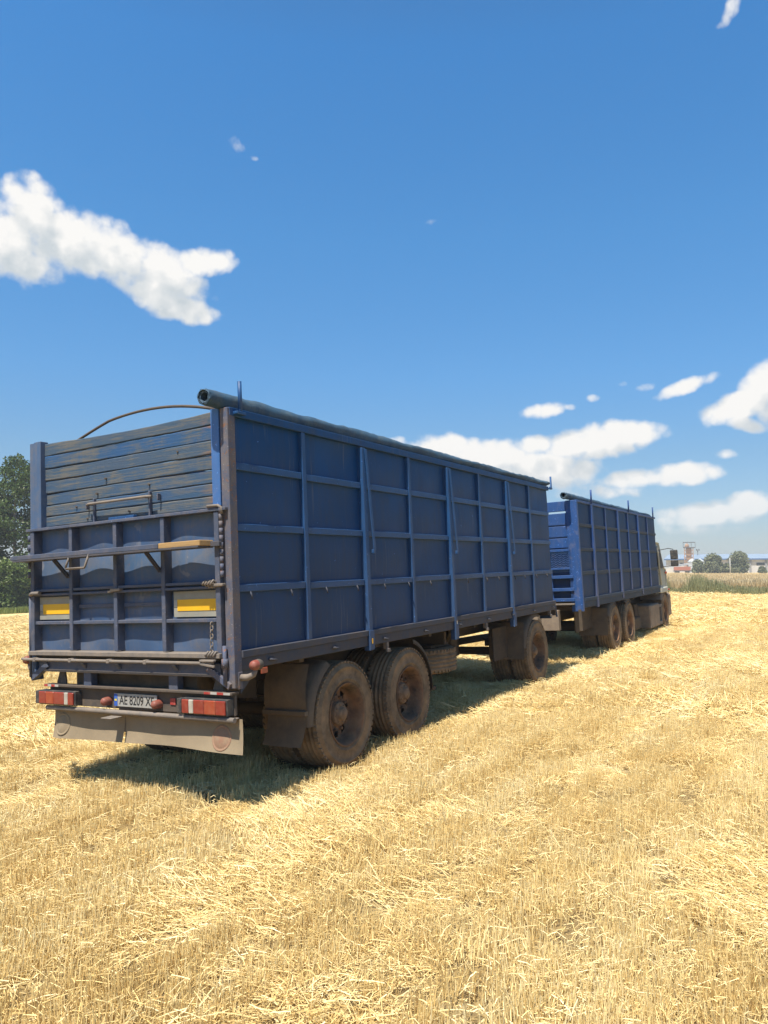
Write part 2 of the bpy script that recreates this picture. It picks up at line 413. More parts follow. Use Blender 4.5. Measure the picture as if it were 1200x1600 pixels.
def wood_mat(name, painted):
    m, g, b, out = material(name)
    tc = g.new('ShaderNodeTexCoord'); P = tc.outputs['Object']
    oi = g.new('ShaderNodeObjectInfo')
    off = g.vmath('ADD', P, g.scale(g.mapping(P, scl=(0, 0, 0)), 0))
    sep = g.new('ShaderNodeSeparateXYZ'); g.l.new(P, sep.inputs[0])
    sh = g.math('MULTIPLY', oi.outputs['Random'], 40.0)
    cmb = g.new('ShaderNodeCombineXYZ'); g.l.new(sep.outputs[0], cmb.inputs[0])
    g.l.new(g.math('ADD', sep.outputs[1], sh), cmb.inputs[1]); g.l.new(sep.outputs[2], cmb.inputs[2])
    Q = cmb.outputs[0]
    grain = g.noise(g.mapping(Q, scl=(30, 1.1, 30)), 2.4, 8, .68, .5)
    fine = g.noise(g.mapping(Q, scl=(90, 3, 90)), 3.0, 4, .7)
    bl = g.noise(Q, 2.2, 6, .65, .4)
    if painted:
        tone = g.mix(oi.outputs['Random'], (.022,.080,.20), (.062,.085,.115))
        col = g.mix(g.rng(bl, .35, .65), tone, (.036,.078,.128))
        bare = g.mix(grain, (.095,.088,.075), (.175,.155,.125))
        wear = g.rng(g.math('ADD', g.math('MULTIPLY', grain, .6), g.math('MULTIPLY', bl, .55)), .54, .66)
        col = g.mix(g.math('MULTIPLY', wear, .75), col, bare)
        # rust washed out of the steel post at the right-hand end
        e = g.rng(g.math('ADD', sep.outputs[1], g.math('MULTIPLY', g.math('SUBTRACT', bl, .5), .5)), -1.10, -.90, .8, 0)
        e = g.math('MULTIPLY', e, g.rng(g.noise(g.mapping(Q, scl=(1, 2, 6)), 2.0, 3, .6), .48, .60))
        col = g.mix(e, col, (.24,.125,.06))
        crack = g.rng(fine, .66, .74)
        col = g.mix(g.math('MULTIPLY', crack, .55), col, (.05,.055,.06))
    else:
        col = g.mix(grain, (.30,.18,.075), (.42,.27,.12))
        col = g.mix(g.rng(bl, .5, .75), col, (.30,.22,.14))
    g.l.new(col, b.inputs['Base Color']); b.inputs['Roughness'].default_value = .85; b.inputs['Specular IOR Level'].default_value = .2
    bp = g.new('ShaderNodeBump'); bp.inputs['Strength'].default_value = .5; bp.inputs['Distance'].default_value = .008
    g.l.new(g.math('ADD', grain, fine), bp.inputs['Height']); g.l.new(bp.outputs[0], b.inputs['Normal'])
    return m
M['board'] = wood_mat('weathered_blue_board', True)
M['raw_wood'] = wood_mat('raw_plank', False)

# ------------------------------------------------------------------ wheels (shared meshes)
def tyre_mesh(name):
    r = .5; w = .14
    prof = [(.285,-w+.02),(.30,-w-.002),(.322,-w-.004),(.326,-w-.010),(.336,-w-.010),(.340,-w-.006),(.40,-w-.012),(.432,-w-.010),(.436,-w-.015),(.444,-w-.014),(.45,-w-.006),(.478,-w+.012),(.494,-w+.035)]
    for c in (-.075, -.025, .025, .075):
        prof += [(r, c-.014),(r-.014, c-.008),(r-.014, c+.008),(r, c+.014)]
    prof += [(.494,w-.035),(.478,w-.012),(.45,w+.006),(.40,w+.012),(.335,w+.006),(.30,w+.002),(.285,w-.02)]
    mb = MB().lathe(prof, 56)
    # shoulder blocks
    for k in range(56):
        a = 2*PI*(k+.5)/56
        for sgn in (-1, 1):
            c = Vector((.489*math.cos(a), sgn*(w-.026), .489*math.sin(a)))
            X = Vector((math.cos(a), 0, math.sin(a))); T = Vector((-math.sin(a), 0, math.cos(a))); Y = Vector((0, 1, 0))
            Mx = Matrix.Translation(c) @ mat_cols(X, Y, T).to_4x4()
            mb.box(-.012, .007, -.024, .024, -.019, .019, .003, 0, Mx)
    # raised ring on each sidewall
    return mb.mesh(name, M['tyre'])
def rim_mesh(name, deep=True):
    mb = MB(); w = .14
    prof = [(.286,-w+.012),(.300,-w-.006),(.296,-w-.014),(.283,-w-.008),(.262,-w+.03),(.252,-w+.08),(.247,-w+.122),(.228,-w+.138),(.165,-w+.125),(.135,-w+.112),(.0,-w+.108)]
    if not deep:
        prof = [(p, q) if i < 5 else (p, q) for i, (p, q) in enumerate(prof)]
    def skip(i, k): return i == 7 and (k % 4) in (1, 2)
    mb.lathe(prof, 40, skip=skip)
    mb.lathe([(.25, -w+.20), (.1, -w+.20)], 24, mi=1)              # brake drum seen through the hand holes
    for k in range(10):
        a = 2*PI*k/10; c = (.150*math.cos(a), 0, .150*math.sin(a))
        mb.tube([(c[0], -w+.125, c[2]), (c[0], -w+.088, c[2])], .014, 6)
    mb.lathe([(.285, -w+.012), (.285, w-.012)], 40, mi=1)
    return mb.mesh(name, [M['rim'], M['under']])
def hub_mesh(name):
    mb = MB(); w = .14
    mb.lathe([(.112,-w+.112),(.110,-w+.078),(.10,-w+.068),(.066,-w+.064),(.060,-w+.035),(.052,-w+.026),(.0,-w+.022)], 24)
    for k in range(8):
        a = 2*PI*k/8; mb.tube([(.086*math.cos(a), -w+.072, .086*math.sin(a)), (.086*math.cos(a), -w+.056, .086*math.sin(a))], .009, 6)
    return mb.mesh(name, M['hub'])
TYRE, RIM, HUB = tyre_mesh('tyre'), rim_mesh('rim'), hub_mesh('hub')
def wheel(parent, x, y, z, flip=False, hub=True, rot=0.0, org=(0, 0, 0), name='wheel'):
    o = link(name, RIM, parent, (x-org[0], y-org[1], z-org[2]))
    o.rotation_euler = (0, rot, PI if flip else 0)
    link('tyre', TYRE, o)
    if hub: link('hub', HUB, o)
    return o

W = 2.52
rnd = random.Random(11)
# ================================================================== GRAIN TRAILER
TO = Vector((4.0, W/2, 0.0))
trailer = empty('grain_trailer', RT @ TO); trailer.rotation_euler = RT.to_euler()
tag(trailer, 'dark blue grain trailer with weathered board tailgate, nearest in the stubble field', 'trailer')
def T(mb, name, mat, parent=None):
    return mb.build(name, mat, parent or trailer, TO)
def bulge(x0, x1, z0, z1, y, amp, seed, nu=8, nv=8):
    r = random.Random(seed); ph = r.uniform(0, 6); k = r.uniform(.7, 1.3)
    def fn(u, v):
        b = math.sin(PI*u)*math.sin(PI*v)
        w = .35*math.sin(2*PI*u*k+ph)*math.sin(PI*v)
        return (x0+(x1-x0)*u, y-amp*(b*.8+w*.7), z0+(z1-z0)*v)
    return fn
ZR = [1.25, 1.766, 2.256, 2.743, 3.12]
# right-hand wall
for i in range(8):
    for j in range(4):
        T(MB().grid(bulge(i+.0, i+1.0, ZR[j], ZR[j+1], .042, .017*rnd.choice((-1, 1, 1)), i*7+j), 8, 8), 'side_panel', M['side'])
for i in range(8):                                                # left-hand wall, same sheets
    T(MB().grid(bulge(i+1.0, i+.0, ZR[0], ZR[4], W-.04, .01, 90+i), 6, 6), 'side_panel', M['side'])
T(MB().box(.02, 7.98, .066, .072, 1.2, 3.14, .001), 'inner_lining', M['rail'])
for i in (1, 3, 5, 7):
    T(MB().box(i-.028, i+.028, 0.0, .05, 1.252, 3.118), 'side_rib', M['rib'])
    T(MB().box(i-.028, i+.028, W-.05, W, 1.252, 3.118), 'side_rib', M['rib'])
for i in (2, 4, 6):
    zb = {2: 1.05, 4: .97, 6: .97}[i]
    o = T(MB().box(i-.036, i+.03, -.022, .05, zb, 3.10).box(i-.045, i+.04, -.03, -.022, zb+.01, zb+.2, .002), 'side_post', M['rib'])
    T(MB().bar((i+.03, -.026, 3.09), (i+.085, -.052, 2.05), .008, .045, up=(1, 0, 0)).box(i+.06, i+.1, -.055, -.024, 2.02, 2.06), 'tarp_lever', M['rib'])
    T(MB().box(i-.036, i+.03, W-.05, W+.022, zb, 3.10), 'side_post', M['rib'])
T(MB().box(1.985, 2.005, -.034, -.0305, 1.12, 1.17, .001), 'reflector', M['yellow'])
T(MB().box(3.985, 4.005, -.034, -.0305, 1.16, 1.2, .001), 'reflector', M['white_lens'])
for j in (1, 2, 3):
    segs = [(.085, .966), (1.034, 1.958), (2.036, 2.966), (3.034, 3.958), (4.036, 4.966), (5.034, 5.958), (6.036, 6.966), (7.034, 7.95)]
    for (a, b) in segs:
        dz = rnd.uniform(-.004, .004)
        T(MB().box(a, b, .006, .046, ZR[j]-.06+dz, ZR[j]+dz), 'side_rail', M['rib'])
    T(MB().box(.06, 7.95, W-.046, W-.004, ZR[j]-.06, ZR[j]), 'side_rail', M['rib'])
# tie hooks under the lower side rail
for k in range(15):
    x = .22+k*.53
    if min(abs(x-q) for q in range(9)) < .07: x += .1
    T(MB().tube([(x, .012, ZR[1]-.055), (x-.004, -.006, ZR[1]-.085), (x+.002, -.008, ZR[1]-.115)], .007, 5), 'tie_hook', M['rail'])
# floor edge: lighter lip over a dark channel
T(MB().box(.083, 7.98, -.012, .05, 1.195, 1.252), 'floor_lip', M['rail'])
T(MB().box(.083, 7.98, .004, .07, 1.098, 1.1945), 'floor_edge', M['rail'])
T(MB().box(.083, 7.98, W-.07, W+.004, 1.098, 1.25), 'floor_edge', M['rail'])
for k in range(9):
    x = .45+k*.92
    T(MB().box(x-.035, x+.035, -.008, .006, 1.135, 1.162).tube([(x-.04, -.016, 1.15), (x-.01, -.03, 1.142), (x+.04, -.018, 1.136)], .009, 6), 'edge_latch', M['rail'])
# top rail and tarp
T(MB().box(.02, 8.0, -.004, .06, 3.118, 3.185), 'top_rail', M['side'])
T(MB().box(.02, 8.0, W-.06, W+.004, 3.118, 3.172), 'top_rail', M['rib'])
T(MB().box(7.94, 7.99, .06, W-.06, 1.2, 3.15), 'front_wall', M['side'])
T(MB().box(.06, 7.94, .06, W-.06, 1.17, 1.195), 'load_floor', M['floor'])
def tarp_roll(mb, x0, x1, yc, zc, r, seed, sag=.0):
    q = random.Random(seed); n = int((x1-x0)*14); m = 16
    lump = [q.uniform(.86, 1.08) for _ in range(n+1)]
    for i in range(1, n): lump[i] = .5*lump[i]+.25*(lump[i-1]+lump[i+1])
    vs = []; fs = []
    off = [q.uniform(-.006, .006) for _ in range(n+1)]
    for i in range(n+1):
        t = i/n
        crumple = max(0, t-.25)*1.2
        for k in range(m):
            a = 2*PI*k/m
            rr = r*lump[i]*(1+.10*math.sin(3*a+1.3*i*.2)*(.4+crumple)+q.uniform(-.09, .09)*(.35+1.3*crumple))
            flat = 1-.28*min(1, crumple)
            vs.append((x0+(x1-x0)*t+q.uniform(-.01, .01), yc+off[i]+rr*math.cos(a)*(1+.25*min(1, crumple)), zc+off[i]-sag*t+rr*math.sin(a)*flat))
    for i in range(n):
        for k in range(m): fs.append((i*m+k, i*m+(k+1) % m, (i+1)*m+(k+1) % m, (i+1)*m+k))
    mb.add(vs, fs, 0, True)
    # rolled end: layers and a dark hollow
    e = MB()
    def ring(rr, x, s2):
        qq = random.Random(s2); return [(x, yc+rr*(1+qq.uniform(-.12, .12))*math.cos(2*PI*k/m), zc+rr*(1+qq.uniform(-.12, .12))*math.sin(2*PI*k/m)) for k in range(m)]
    rings = [vs[:m], ring(r*1.02, x0-.03, 1), ring(r*.86, x0-.035, 2), ring(r*.80, x0+.005, 3), ring(r*.74, x0-.025, 4), ring(r*.58, x0-.02, 5), ring(r*.52, x0+.25, 6)]
    vv = [p for rg in rings for p in rg]; ff = []
    for i in range(len(rings)-1):
        for k in range(m): ff.append((i*m+k, i*m+(k+1) % m, (i+1)*m+(k+1) % m, (i+1)*m+k))
    ff.append(tuple((len(rings)-1)*m+k for k in range(m)))
    mb.add(vv, ff, 0, False)
    return mb
T(tarp_roll(MB(), -.13, 8.12, .10, 3.25, .066, 5), 'tarp_roll', M['tarp'])
T(MB().tube([(.12, -.03, 3.15), (.10, -.045, 3.40)], .017, 8).box(.06, .17, -.05, .0, 3.13, 3.155), 'tarp_stop', M['rib'])
T(MB().tube([(8.02, -.02, 3.17), (8.06, -.03, 3.17), (8.06, -.03, 3.36)], .016, 8).box(7.98, 8.09, -.045, .0, 3.14, 3.165), 'tarp_stop', M['rib'])
# roof bow over the rear boards
bow = []
for k in range(25):
    t = k/24; y = .16+(W-.32)*t
    s_ = math.sin(PI*min(1, t/.95)**.85)
    bow.append((.12, y, 3.19+.15*s_ - (.10*max(0, t-.62)/.38)))
T(MB().tube(bow, .0125, 8), 'roof_bow', M['bumper'])
for bx in (2.6, 5.2):
    T(MB().tube([(bx, p[1], p[2]-.03) for p in bow], .017, 8), 'roof_bow', M['pipe'])
# ---- rear end
T(MB().box(-.004, .085, .0, .082, .97, 3.18), 'corner_post', M['corner'])
T(MB().box(.0, .085, W-.07, W, .97, 3.21), 'corner_post', M['gate'])
T(MB().box(.004, .08, .102, .19, 2.40, 3.19).box(.05, .08, .082, .102, 2.4, 3.19), 'board_channel', M['post'])
T(MB().box(-.006, .08, W-.17, W-.072, 2.385, 3.215), 'board_channel', M['gate'])
zb_ = [2.392, 2.492, 2.597, 2.71, 2.832, 2.948, 3.072, 3.185]
for j in range(7):
    a, b = zb_[j]+.0025, zb_[j+1]-.0025
    q = random.Random(40+j); ny = 40
    lo = [q.uniform(-.005, .005) for _ in range(ny+1)]; hi = [q.uniform(-.006, .005) for _ in range(ny+1)]
    for _ in range(2):
        for i in range(1, ny): lo[i] = (lo[i-1]+lo[i]+lo[i+1])/3; hi[i] = (hi[i-1]+hi[i]+hi[i+1])/3
    tl = q.uniform(-.008, .008); x0 = .052+q.uniform(-.006, .006)
    mb = MB(); vs = []; fs = []
    for i in range(ny+1):
        t = i/ny; y = .19+(W-.36)*t
        zl, zh = a+lo[i]*.8, b+hi[i]*.8
        if j == 6: zh += -.035*math.sin(PI*t)*.6+.012*t
        xx = x0+.005*math.sin(PI*t*2+j)+tl*t
        vs += [(xx+.006, y, zl), (xx, y, zl+.007), (xx, y, zh-.007), (xx+.006, y, zh), (xx+.03, y, zh), (xx+.03, y, zl)]
    for i in range(ny):
        for k in range(6): fs.append((i*6+k, (i+1)*6+k, (i+1)*6+(k+1) % 6, i*6+(k+1) % 6))
    fs += [tuple(range(6)), tuple(ny*6+k for k in range(6))[::-1]]
    mb.add(vs, fs)
    o = T(mb, 'board', M['board']); fix_normals(o)
    for y in (.42, 1.02, 1.62, 2.2):                                   # bolt heads
        pass
for (y, z) in [(.95, 2.66), (1.62, 2.645), (1.9, 2.55), (1.2, 2.45), (1.75, 2.43), (.6, 2.9), (1.5, 2.77)]:
    T(MB().tube([(.06, y, z), (.035, y, z)], .009, 6), 'bolt', M['bumper'])
# handle bar on the boards
T(MB().tube([(.0, 1.70, 2.545), (-.015, 1.66, 2.55), (-.015, .93, 2.55), (-.01, .86, 2.545)], .012, 8), 'handle_bar', M['pipe'])
for y in (1.64, .93):
    T(MB().box(.02, .05, y-.009, y+.009, 2.38, 2.60).box(-.02, .02, y-.006, y+.006, 2.535, 2.565), 'handle_bracket', M['gate_rib'])
for y in (1.73, .82):
    T(MB().box(.01, .05, y-.007, y+.007, 2.51, 2.57), 'handle_lug', M['gate_rib'])
T(MB().box(.0, .045, 1.10, 1.42, 2.383, 2.41), 'step_plate', M['rib'])
# ---- steel tailgate
GY = [.13, .73, 1.31, 1.90, 2.44]; GZ = [1.245, 1.505, 1.80, 2.09, 2.372]
FX, PX = -.03, .055
for i in range(4):
    for j in range(4):
        y0, y1, z0, z1 = GY[i], GY[i+1], GZ[j], GZ[j+1]
        q = random.Random(300+i*5+j); ph = q.uniform(0, 6); amp = q.uniform(.010, .018)
        def fn(u, v, y0=y0, y1=y1, z0=z0, z1=z1, ph=ph, amp=amp):
            s_ = math.sin(PI*v)
            return (PX-amp*math.sin(PI*u)*s_-.006*math.sin(2*PI*u+ph)*s_, y1+(y0-y1)*u, z0+(z1-z0)*v)
        T(MB().grid(fn, 12, 8), 'gate_panel', M['gate'])
T(MB().box(.075, .085, .13, 2.44, 1.2, 2.38, .001), 'gate_lining', M['rail'])
for y in GY[1:4]:
    T(MB().box(FX, PX+.005, y-.022, y+.022, 1.25, 2.352), 'gate_rib', M['gate_rib'])
T(MB().box(FX-.004, PX+.008, GY[0]-.03, GY[0]+.02, 1.21, 2.353), 'gate_rib', M['gate_rib'])
T(MB().box(FX-.004, PX+.008, GY[4]-.02, GY[4]+.035, 1.21, 2.353), 'gate_rib', M['gate_rib'])
T(MB().box(FX-.012, PX+.02, .02, 2.53, 2.355, 2.382), 'gate_girder', M['gate_rib'])
for k in range(4):
    y0, y1 = GY[k]+.022, GY[k+1]-.022
    T(MB().box(FX+.008, PX+.004, y0, y1, 1.782, 1.808).box(FX+.0, PX+.004, y0, y1, 1.745, 1.768), 'gate_girder', M['gate_rib'])
    T(MB().box(FX+.006, PX+.004, y0, y1, 1.482, 1.512), 'gate_girder', M['gate_rib'])
T(MB().box(FX-.035, PX+.02, .10, 2.47, 1.205, 1.243), 'gate_sill', M['pipe'])
# bench board, its brackets and folding step
T(MB().box(-.20, -.035, .60, 2.53, 2.085, 2.125), 'bench_plank', M['gate_rib'])
T(MB().box(-.195, -.04, .15, .599, 2.083, 2.127), 'bench_plank', M['raw_wood'])
T(MB().box(-.20, -.03, .16, 2.5, 2.068, 2.084, .002), 'bench_angle', M['rail'])
T(MB().box(-.075, -.03, .06, .5, 2.075, 2.115), 'bench_angle', M['rail'])
for y in (.76, 1.93):
    T(MB().bar((-.18, y, 2.07), (-.03, y, 1.91), .04, .012, up=(0, 1, 0)).bar((-.17, y, 2.06), (-.03, y, 1.90), .008, .03, up=(0, 1, 0)), 'bench_bracket', M['rail'])
T(MB().tube([(-.19, 1.70, 2.08), (-.20, 1.74, 1.985), (-.20, 1.73, 1.975), (-.20, 1.49, 1.975), (-.20, 1.48, 1.985), (-.19, 1.44, 2.09)], .010, 7), 'folding_step', M['pipe'])
# marker boards: pale plate, yellow field
for (a, b, flip) in ((.16, .66, 0), (1.94, 2.41, 1)):
    p = T(MB().box(.018, .034, a, b, 1.525, 1.735, .002), 'marker_board', M['pale'])
    c0, c1 = (a+.015, b-.045) if not flip else (a+.005, b-.055)
    T(MB().box(.014, .0178, c0, c1, 1.575, 1.668, .001), 'marker_field', M['yellow'], p)
    T(MB().box(.0135, .0178, b-.042 if not flip else b-.05, b-.008, 1.61, 1.665, .001), 'marker_edge', M['strip_white'], p)
for k in (1, 2):
    T(MB().box(.028, .033, GY[k]+.05, GY[k+1]-.04, 1.622, 1.655, .001), 'reflective_tape', M['gate_rib'])
# hinges, latches, chain and rope
hing = MB()
for k in range(10):
    z = 1.83+k*.056
    hing.tube([(-.035, .072, z+.003), (-.035, .072, z+.052)], .015, 9)
T(hing, 'hinge', M['corner'])
T(MB().tube([(-.045, .20, 2.40), (-.045, .09, 2.398), (-.04, .06, 2.38), (-.04, .055, 2.33)], .012, 7), 'hinge_pin', M['pipe'])
h2 = MB()
for k in range(5):
    z = 1.92+k*.085; h2.tube([(-.03, W-.035, z), (-.03, W-.035, z+.06)], .018, 8)
T(h2, 'hinge', M['gate_rib'])
T(MB().tube([(-.03, .075, 1.0), (-.03, .075, 1.3)], .016, 8).tube([(-.03, .075, 1.13), (-.03, .075, 1.20)], .026, 8), 'gate_bolt', M['corner'])
T(MB().tube([(-.03, W-.04, 1.0), (-.03, W-.04, 1.75)], .014, 8), 'gate_bolt', M['gate_rib'])
T(MB().tube([(-.075, .16, 1.168), (-.075, 2.50, 1.168), (-.06, 2.56, 1.17)], .014, 10), 'latch_tube', M['pipe'])
for y in (.24, .9, 1.35, 1.85, 2.35):
    T(MB().box(-.092, -.03, y-.018, y+.018, 1.150, 1.186, .004), 'tube_clamp', M['pipe'])
T(MB().box(-.10, -.065, .13, .28, 1.18, 1.198, .004).bar((-.085, .28, 1.165), (-.085, .13, 1.145), .018, .018), 'latch_handle', M['pipe'])
for y in (1.31, .14):
    T(MB().box(-.06, -.02, y-.09, y+.03, 1.765, 1.785, .003).bar((-.045, y-.07, 1.772), (-.045, y+.07, 1.76), .02, .02), 'latch_handle', M['pipe'])
T(MB().tube([(-.035, 2.47, 1.765), (-.06, 2.40, 1.775), (-.06, 2.30, 1.775)], .02, 8), 'latch_handle', M['pipe'])
def chain(p, q, n, sag=0.0):
    for k in range(n):
        t = (k+.5)/n; c = Vector(p).lerp(Vector(q), t); c.z -= sag*math.sin(PI*t)
        d = (Vector(q)-Vector(p)).normalized()
        s_ = d.cross(Vector((1, .2, .1) if k % 2 else (.1, 1, .2))).normalized()
        L = (Vector(q)-Vector(p)).length/n*.62
        pts = [c+d*L*math.cos(2*PI*i/8)+s_*.013*math.sin(2*PI*i/8) for i in range(8)]
        T(MB().tube(pts, .0045, 5, closed=True), 'chain_link', M['pipe'])
chain((-.045, .185, 1.485), (-.05, .19, 1.235), 8)
def rope(pts, r=.011):
    T(MB().tube(pts, r, 7), 'rope', M['pipe'])
q = random.Random(2)
for y0, z0 in ((.16, 1.235), (.17, 1.79)):
    pts = []
    for k in range(26):
        a = k*.9; pts.append((-.055+.02*math.cos(a), y0-.03+.004*k+.008*math.sin(a*2), z0+.022*math.sin(a)))
    rope(pts, .009)
# rear crossbeam and corner feet
T(MB().box(.0, .09, .15, 2.40, 1.062, 1.16), 'rear_crossbeam', M['gate_rib'])
T(MB().box(-.02, .0, .2, 2.32, 1.055, 1.075, .003), 'crossbeam_lip', M['pipe'])
for y in (.62, 1.3, 1.75):
    T(MB().prism([(-.04, 1.14), (.0, 1.14), (.0, 1.09)], y-.02, y+.02), 'gusset', M['gate_rib'])
T(MB().bar((-.0, .04, .985), (.0, .27, 1.12), .05, .05, up=(1, 0, 0)), 'corner_brace', M['corner'])
T(MB().bar((-.0, W-.03, .985), (.0, W-.27, 1.12), .05, .05, up=(1, 0, 0)), 'corner_brace', M['gate_rib'])
T(MB().bar((.06, .04, 1.09), (.06, .04, .96), .05, .09), 'corner_foot', M['corner'])
T(MB().prism([(.085, 1.095), (.30, 1.095), (.085, .92)], .02, .03), 'corner_web', M['rail'])
# chassis
for y in (.70, 1.70):
    T(MB().box(.05, 7.7, y, y+.09, .86, 1.09), 'chassis_beam', M['under'])
for x in (.1, .9, 2.2, 3.4, 4.7, 5.9, 7.1, 7.8):
    T(MB().box(x, x+.07, .06, W-.06, 1.06, 1.165), 'cross_member', M['under'])
for x in (1.6, 2.85, 7.1):
    T(MB().tube([(x, .5, .5), (x, W-.5, .5)], .065, 10), 'axle', M['under'])
    for y in (.72, 1.72):
        sp = MB()
        for l in range(5):
            L = .58-.09*l
            sp.tube([(x-L+2*L*k/8, y+.03, .66-.018*l+.10*((k/4-1)**2)*(1-.1*l)) for k in range(9)], .012, 5)
        sp.box(x-.07, x+.07, y-.03, y+.09, .54, .70)
        T(sp, 'leaf_spring', M['under'])
for y in (1.725, .67):
    T(MB().box(.0, .07, y-.05, y+.05, .925, 1.062), 'bumper_bracket', M['gate_rib'])
T(MB().box(.1, .14, .5, 2.0, .93, 1.06).box(.14, .2, .2, 2.3, .78, .9), 'rear_cross_plate', M['under'])
# bumper assembly
T(MB().box(-.03, .06, .015, 2.29, .922, .942, .003), 'bumper_lip', M['bumper'])
T(MB().box(.02, .05, .03, 2.27, .755, .921), 'bumper', M['bumper'])
T(MB().tube([(-.03, -.01, .735), (-.03, 2.24, .735)], .021, 12).box(-.03, .034, .0, 2.23, .738, .745, .001), 'bumper_tube', M['pipe'])  # flat plate added along the tube to keep sun off the flap top
st = []
for (a, b) in ((.03, .30), (2.08, 2.28)):
    n = 4
    for k in range(n):
        y0, y1 = a+(b-a)*k/n, a+(b-a)*(k+1)/n
        T(MB().box(-.0335, -.0302, y0, y1, .9235, .9415, .0005), 'reflective_strip', M['strip_red' if k % 2 else 'strip_white'])
for (a, b, right) in ((.05, .51, True), (1.83, 2.31, False)):
    lamp = T(MB().box(-.055, .02, a-.012, b+.012, .765, .892), 'tail_lamp', M['black'])
    if right: cuts = [(a, a+.10, 'redglass'), (a+.10, a+.22, 'orange'), (a+.22, a+.335, 'redglass'), (a+.335, a+.385, 'white_lens'), (a+.385, b, 'redglass')]
    else: cuts = [(a, a+.075, 'redglass'), (a+.075, a+.125, 'white_lens'), (a+.125, a+.27, 'redglass'), (a+.27, a+.38, 'orange'), (a+.38, b, 'redglass')]
    for (c, d, mm) in cuts:
        l = T(MB().box(-.072, -.055, c+.001, d-.001, .775, .882, .005), 'lamp_lens', M[mm], lamp)
        if mm != 'redglass': l['label'] = 'clear white reversing lens' if mm == 'white_lens' else 'orange indicator lens'
    T(MB().box(-.06, .02, b+.013, b+.06, .77, .885), 'lamp_side', M['black'], lamp)
for y in (1.46, .845):
    T(MB().lathe([(.0, -.066), (.020, -.063), (.033, -.048), (.036, -.02), (.038, .02)], 16, 'x', (0, y, .818)), 'marker_knob', M['reflred'])
T(MB().box(.012, .019, .66, .72, .815, .87, .002), 'reflector', M['strip_red'])
pl = T(MB().box(.0, .008, .86, 1.38, .778, .888, .002), 'number_plate', M['plate'])
T(MB().box(-.002, -.0003, 1.335, 1.376, .782, .884, .0005), 'plate_band', M['plate_blue'], pl)
T(MB().box(-.0035, -.0022, 1.343, 1.368, .825, .84, .0003, 0).box(-.0035, -.0022, 1.343, 1.368, .8405, .856, .0003, 1), 'plate_flag', [M['plate_yellow'], M['post']], pl)
def text_mesh(txt, size):
    cu = bpy.data.curves.new('txt', 'FONT'); cu.body = txt; cu.size = size; cu.extrude = .0004; cu.align_x = 'CENTER'; cu.align_y = 'CENTER'
    cu.offset = .0012
    ob = bpy.data.objects.new('txt', cu); COL.objects.link(ob)
    dg = bpy.context.evaluated_depsgraph_get()
    me = bpy.data.meshes.new_from_object(ob.evaluated_get(dg)); bpy.data.objects.remove(ob)
    return me
tm = text_mesh('AE 8209 XF', .105)
tm.materials.clear(); tm.materials.append(M['ink'])
xs = [v.co.x for v in tm.vertices]; ys = [v.co.y for v in tm.vertices]
sx = .42/(max(xs)-min(xs)); sy = .076/(max(ys)-min(ys)); cx = (max(xs)+min(xs))/2; cy = (max(ys)+min(ys))/2
for v in tm.vertices:
    a, b, c = v.co; v.co = Vector((-.0008-c, 1.103-(a-cx)*sx, .833+(b-cy)*sy))-TO
tx = link('plate_lettering', tm, pl); fix_normals(tx)
# long rear flap, two sheets that meet behind a tab
def flapfn(y0, y1):
    def fn(u, v):
        y = y0+(y1-y0)*u
        return (.035-.03*v*v-.010*math.sin(y*3.1+.6)*v-.014*math.sin(y*6.3)*v*v+.03*max(0, u-.9)*10*v*(1 if y0 > 1 else 0), y-.02*v*(1 if y0 < .5 else -.4), .735-.262*v+.012*math.sin(y*2.2)*v)
    return fn
for (a, b) in ((-.03, 1.279), (1.281, 2.22)):
    T(MB().grid(flapfn(a, b), 24, 8), 'rear_flap', M['flap'])
T(MB().box(-.15, -.03, 1.24, 1.37, .70, .706, .002), 'flap_tab', M['pipe'])
for y, z in ((.17, .585), (2.09, .585)):
    def fpt(yy, zz, off, y=y):
        fl_ = flapfn(-.03, 1.279) if y < 1 else flapfn(1.281, 2.22)
        u_, v_ = ((yy+.03)/1.309, (.735-zz)/.262) if y < 1 else ((yy-1.281)/.939, (.735-zz)/.262)
        return (fl_(min(1, max(0, u_)), v_)[0]-off, yy, zz)
    rgs = [(.0, .006), (.074, .006), (.080, .002), (.086, .007), (.094, .007), (.10, .0)]
    vv = [fpt(y+r_*math.cos(2*PI*k/28), z+r_*math.sin(2*PI*k/28), o_) for (r_, o_) in rgs for k in range(28)]
    T(MB().add(vv, [(i*28+k, i*28+(k+1) % 28, (i+1)*28+(k+1) % 28, (i+1)*28+k) for i in range(len(rgs)-1) for k in range(28)], 0, True), 'flap_reflector', M['flapred'] if y < 1 else M['flap'])
for (y0, y1) in ((2.05, 2.14), (.15, .22)):
    T(MB().prism([(y0, .93), (y1+.05, .93), (y1, 1.06), (y0+.02, 1.06)], .03, .045, axis='x'), 'bumper_hanger', M['rubber'])
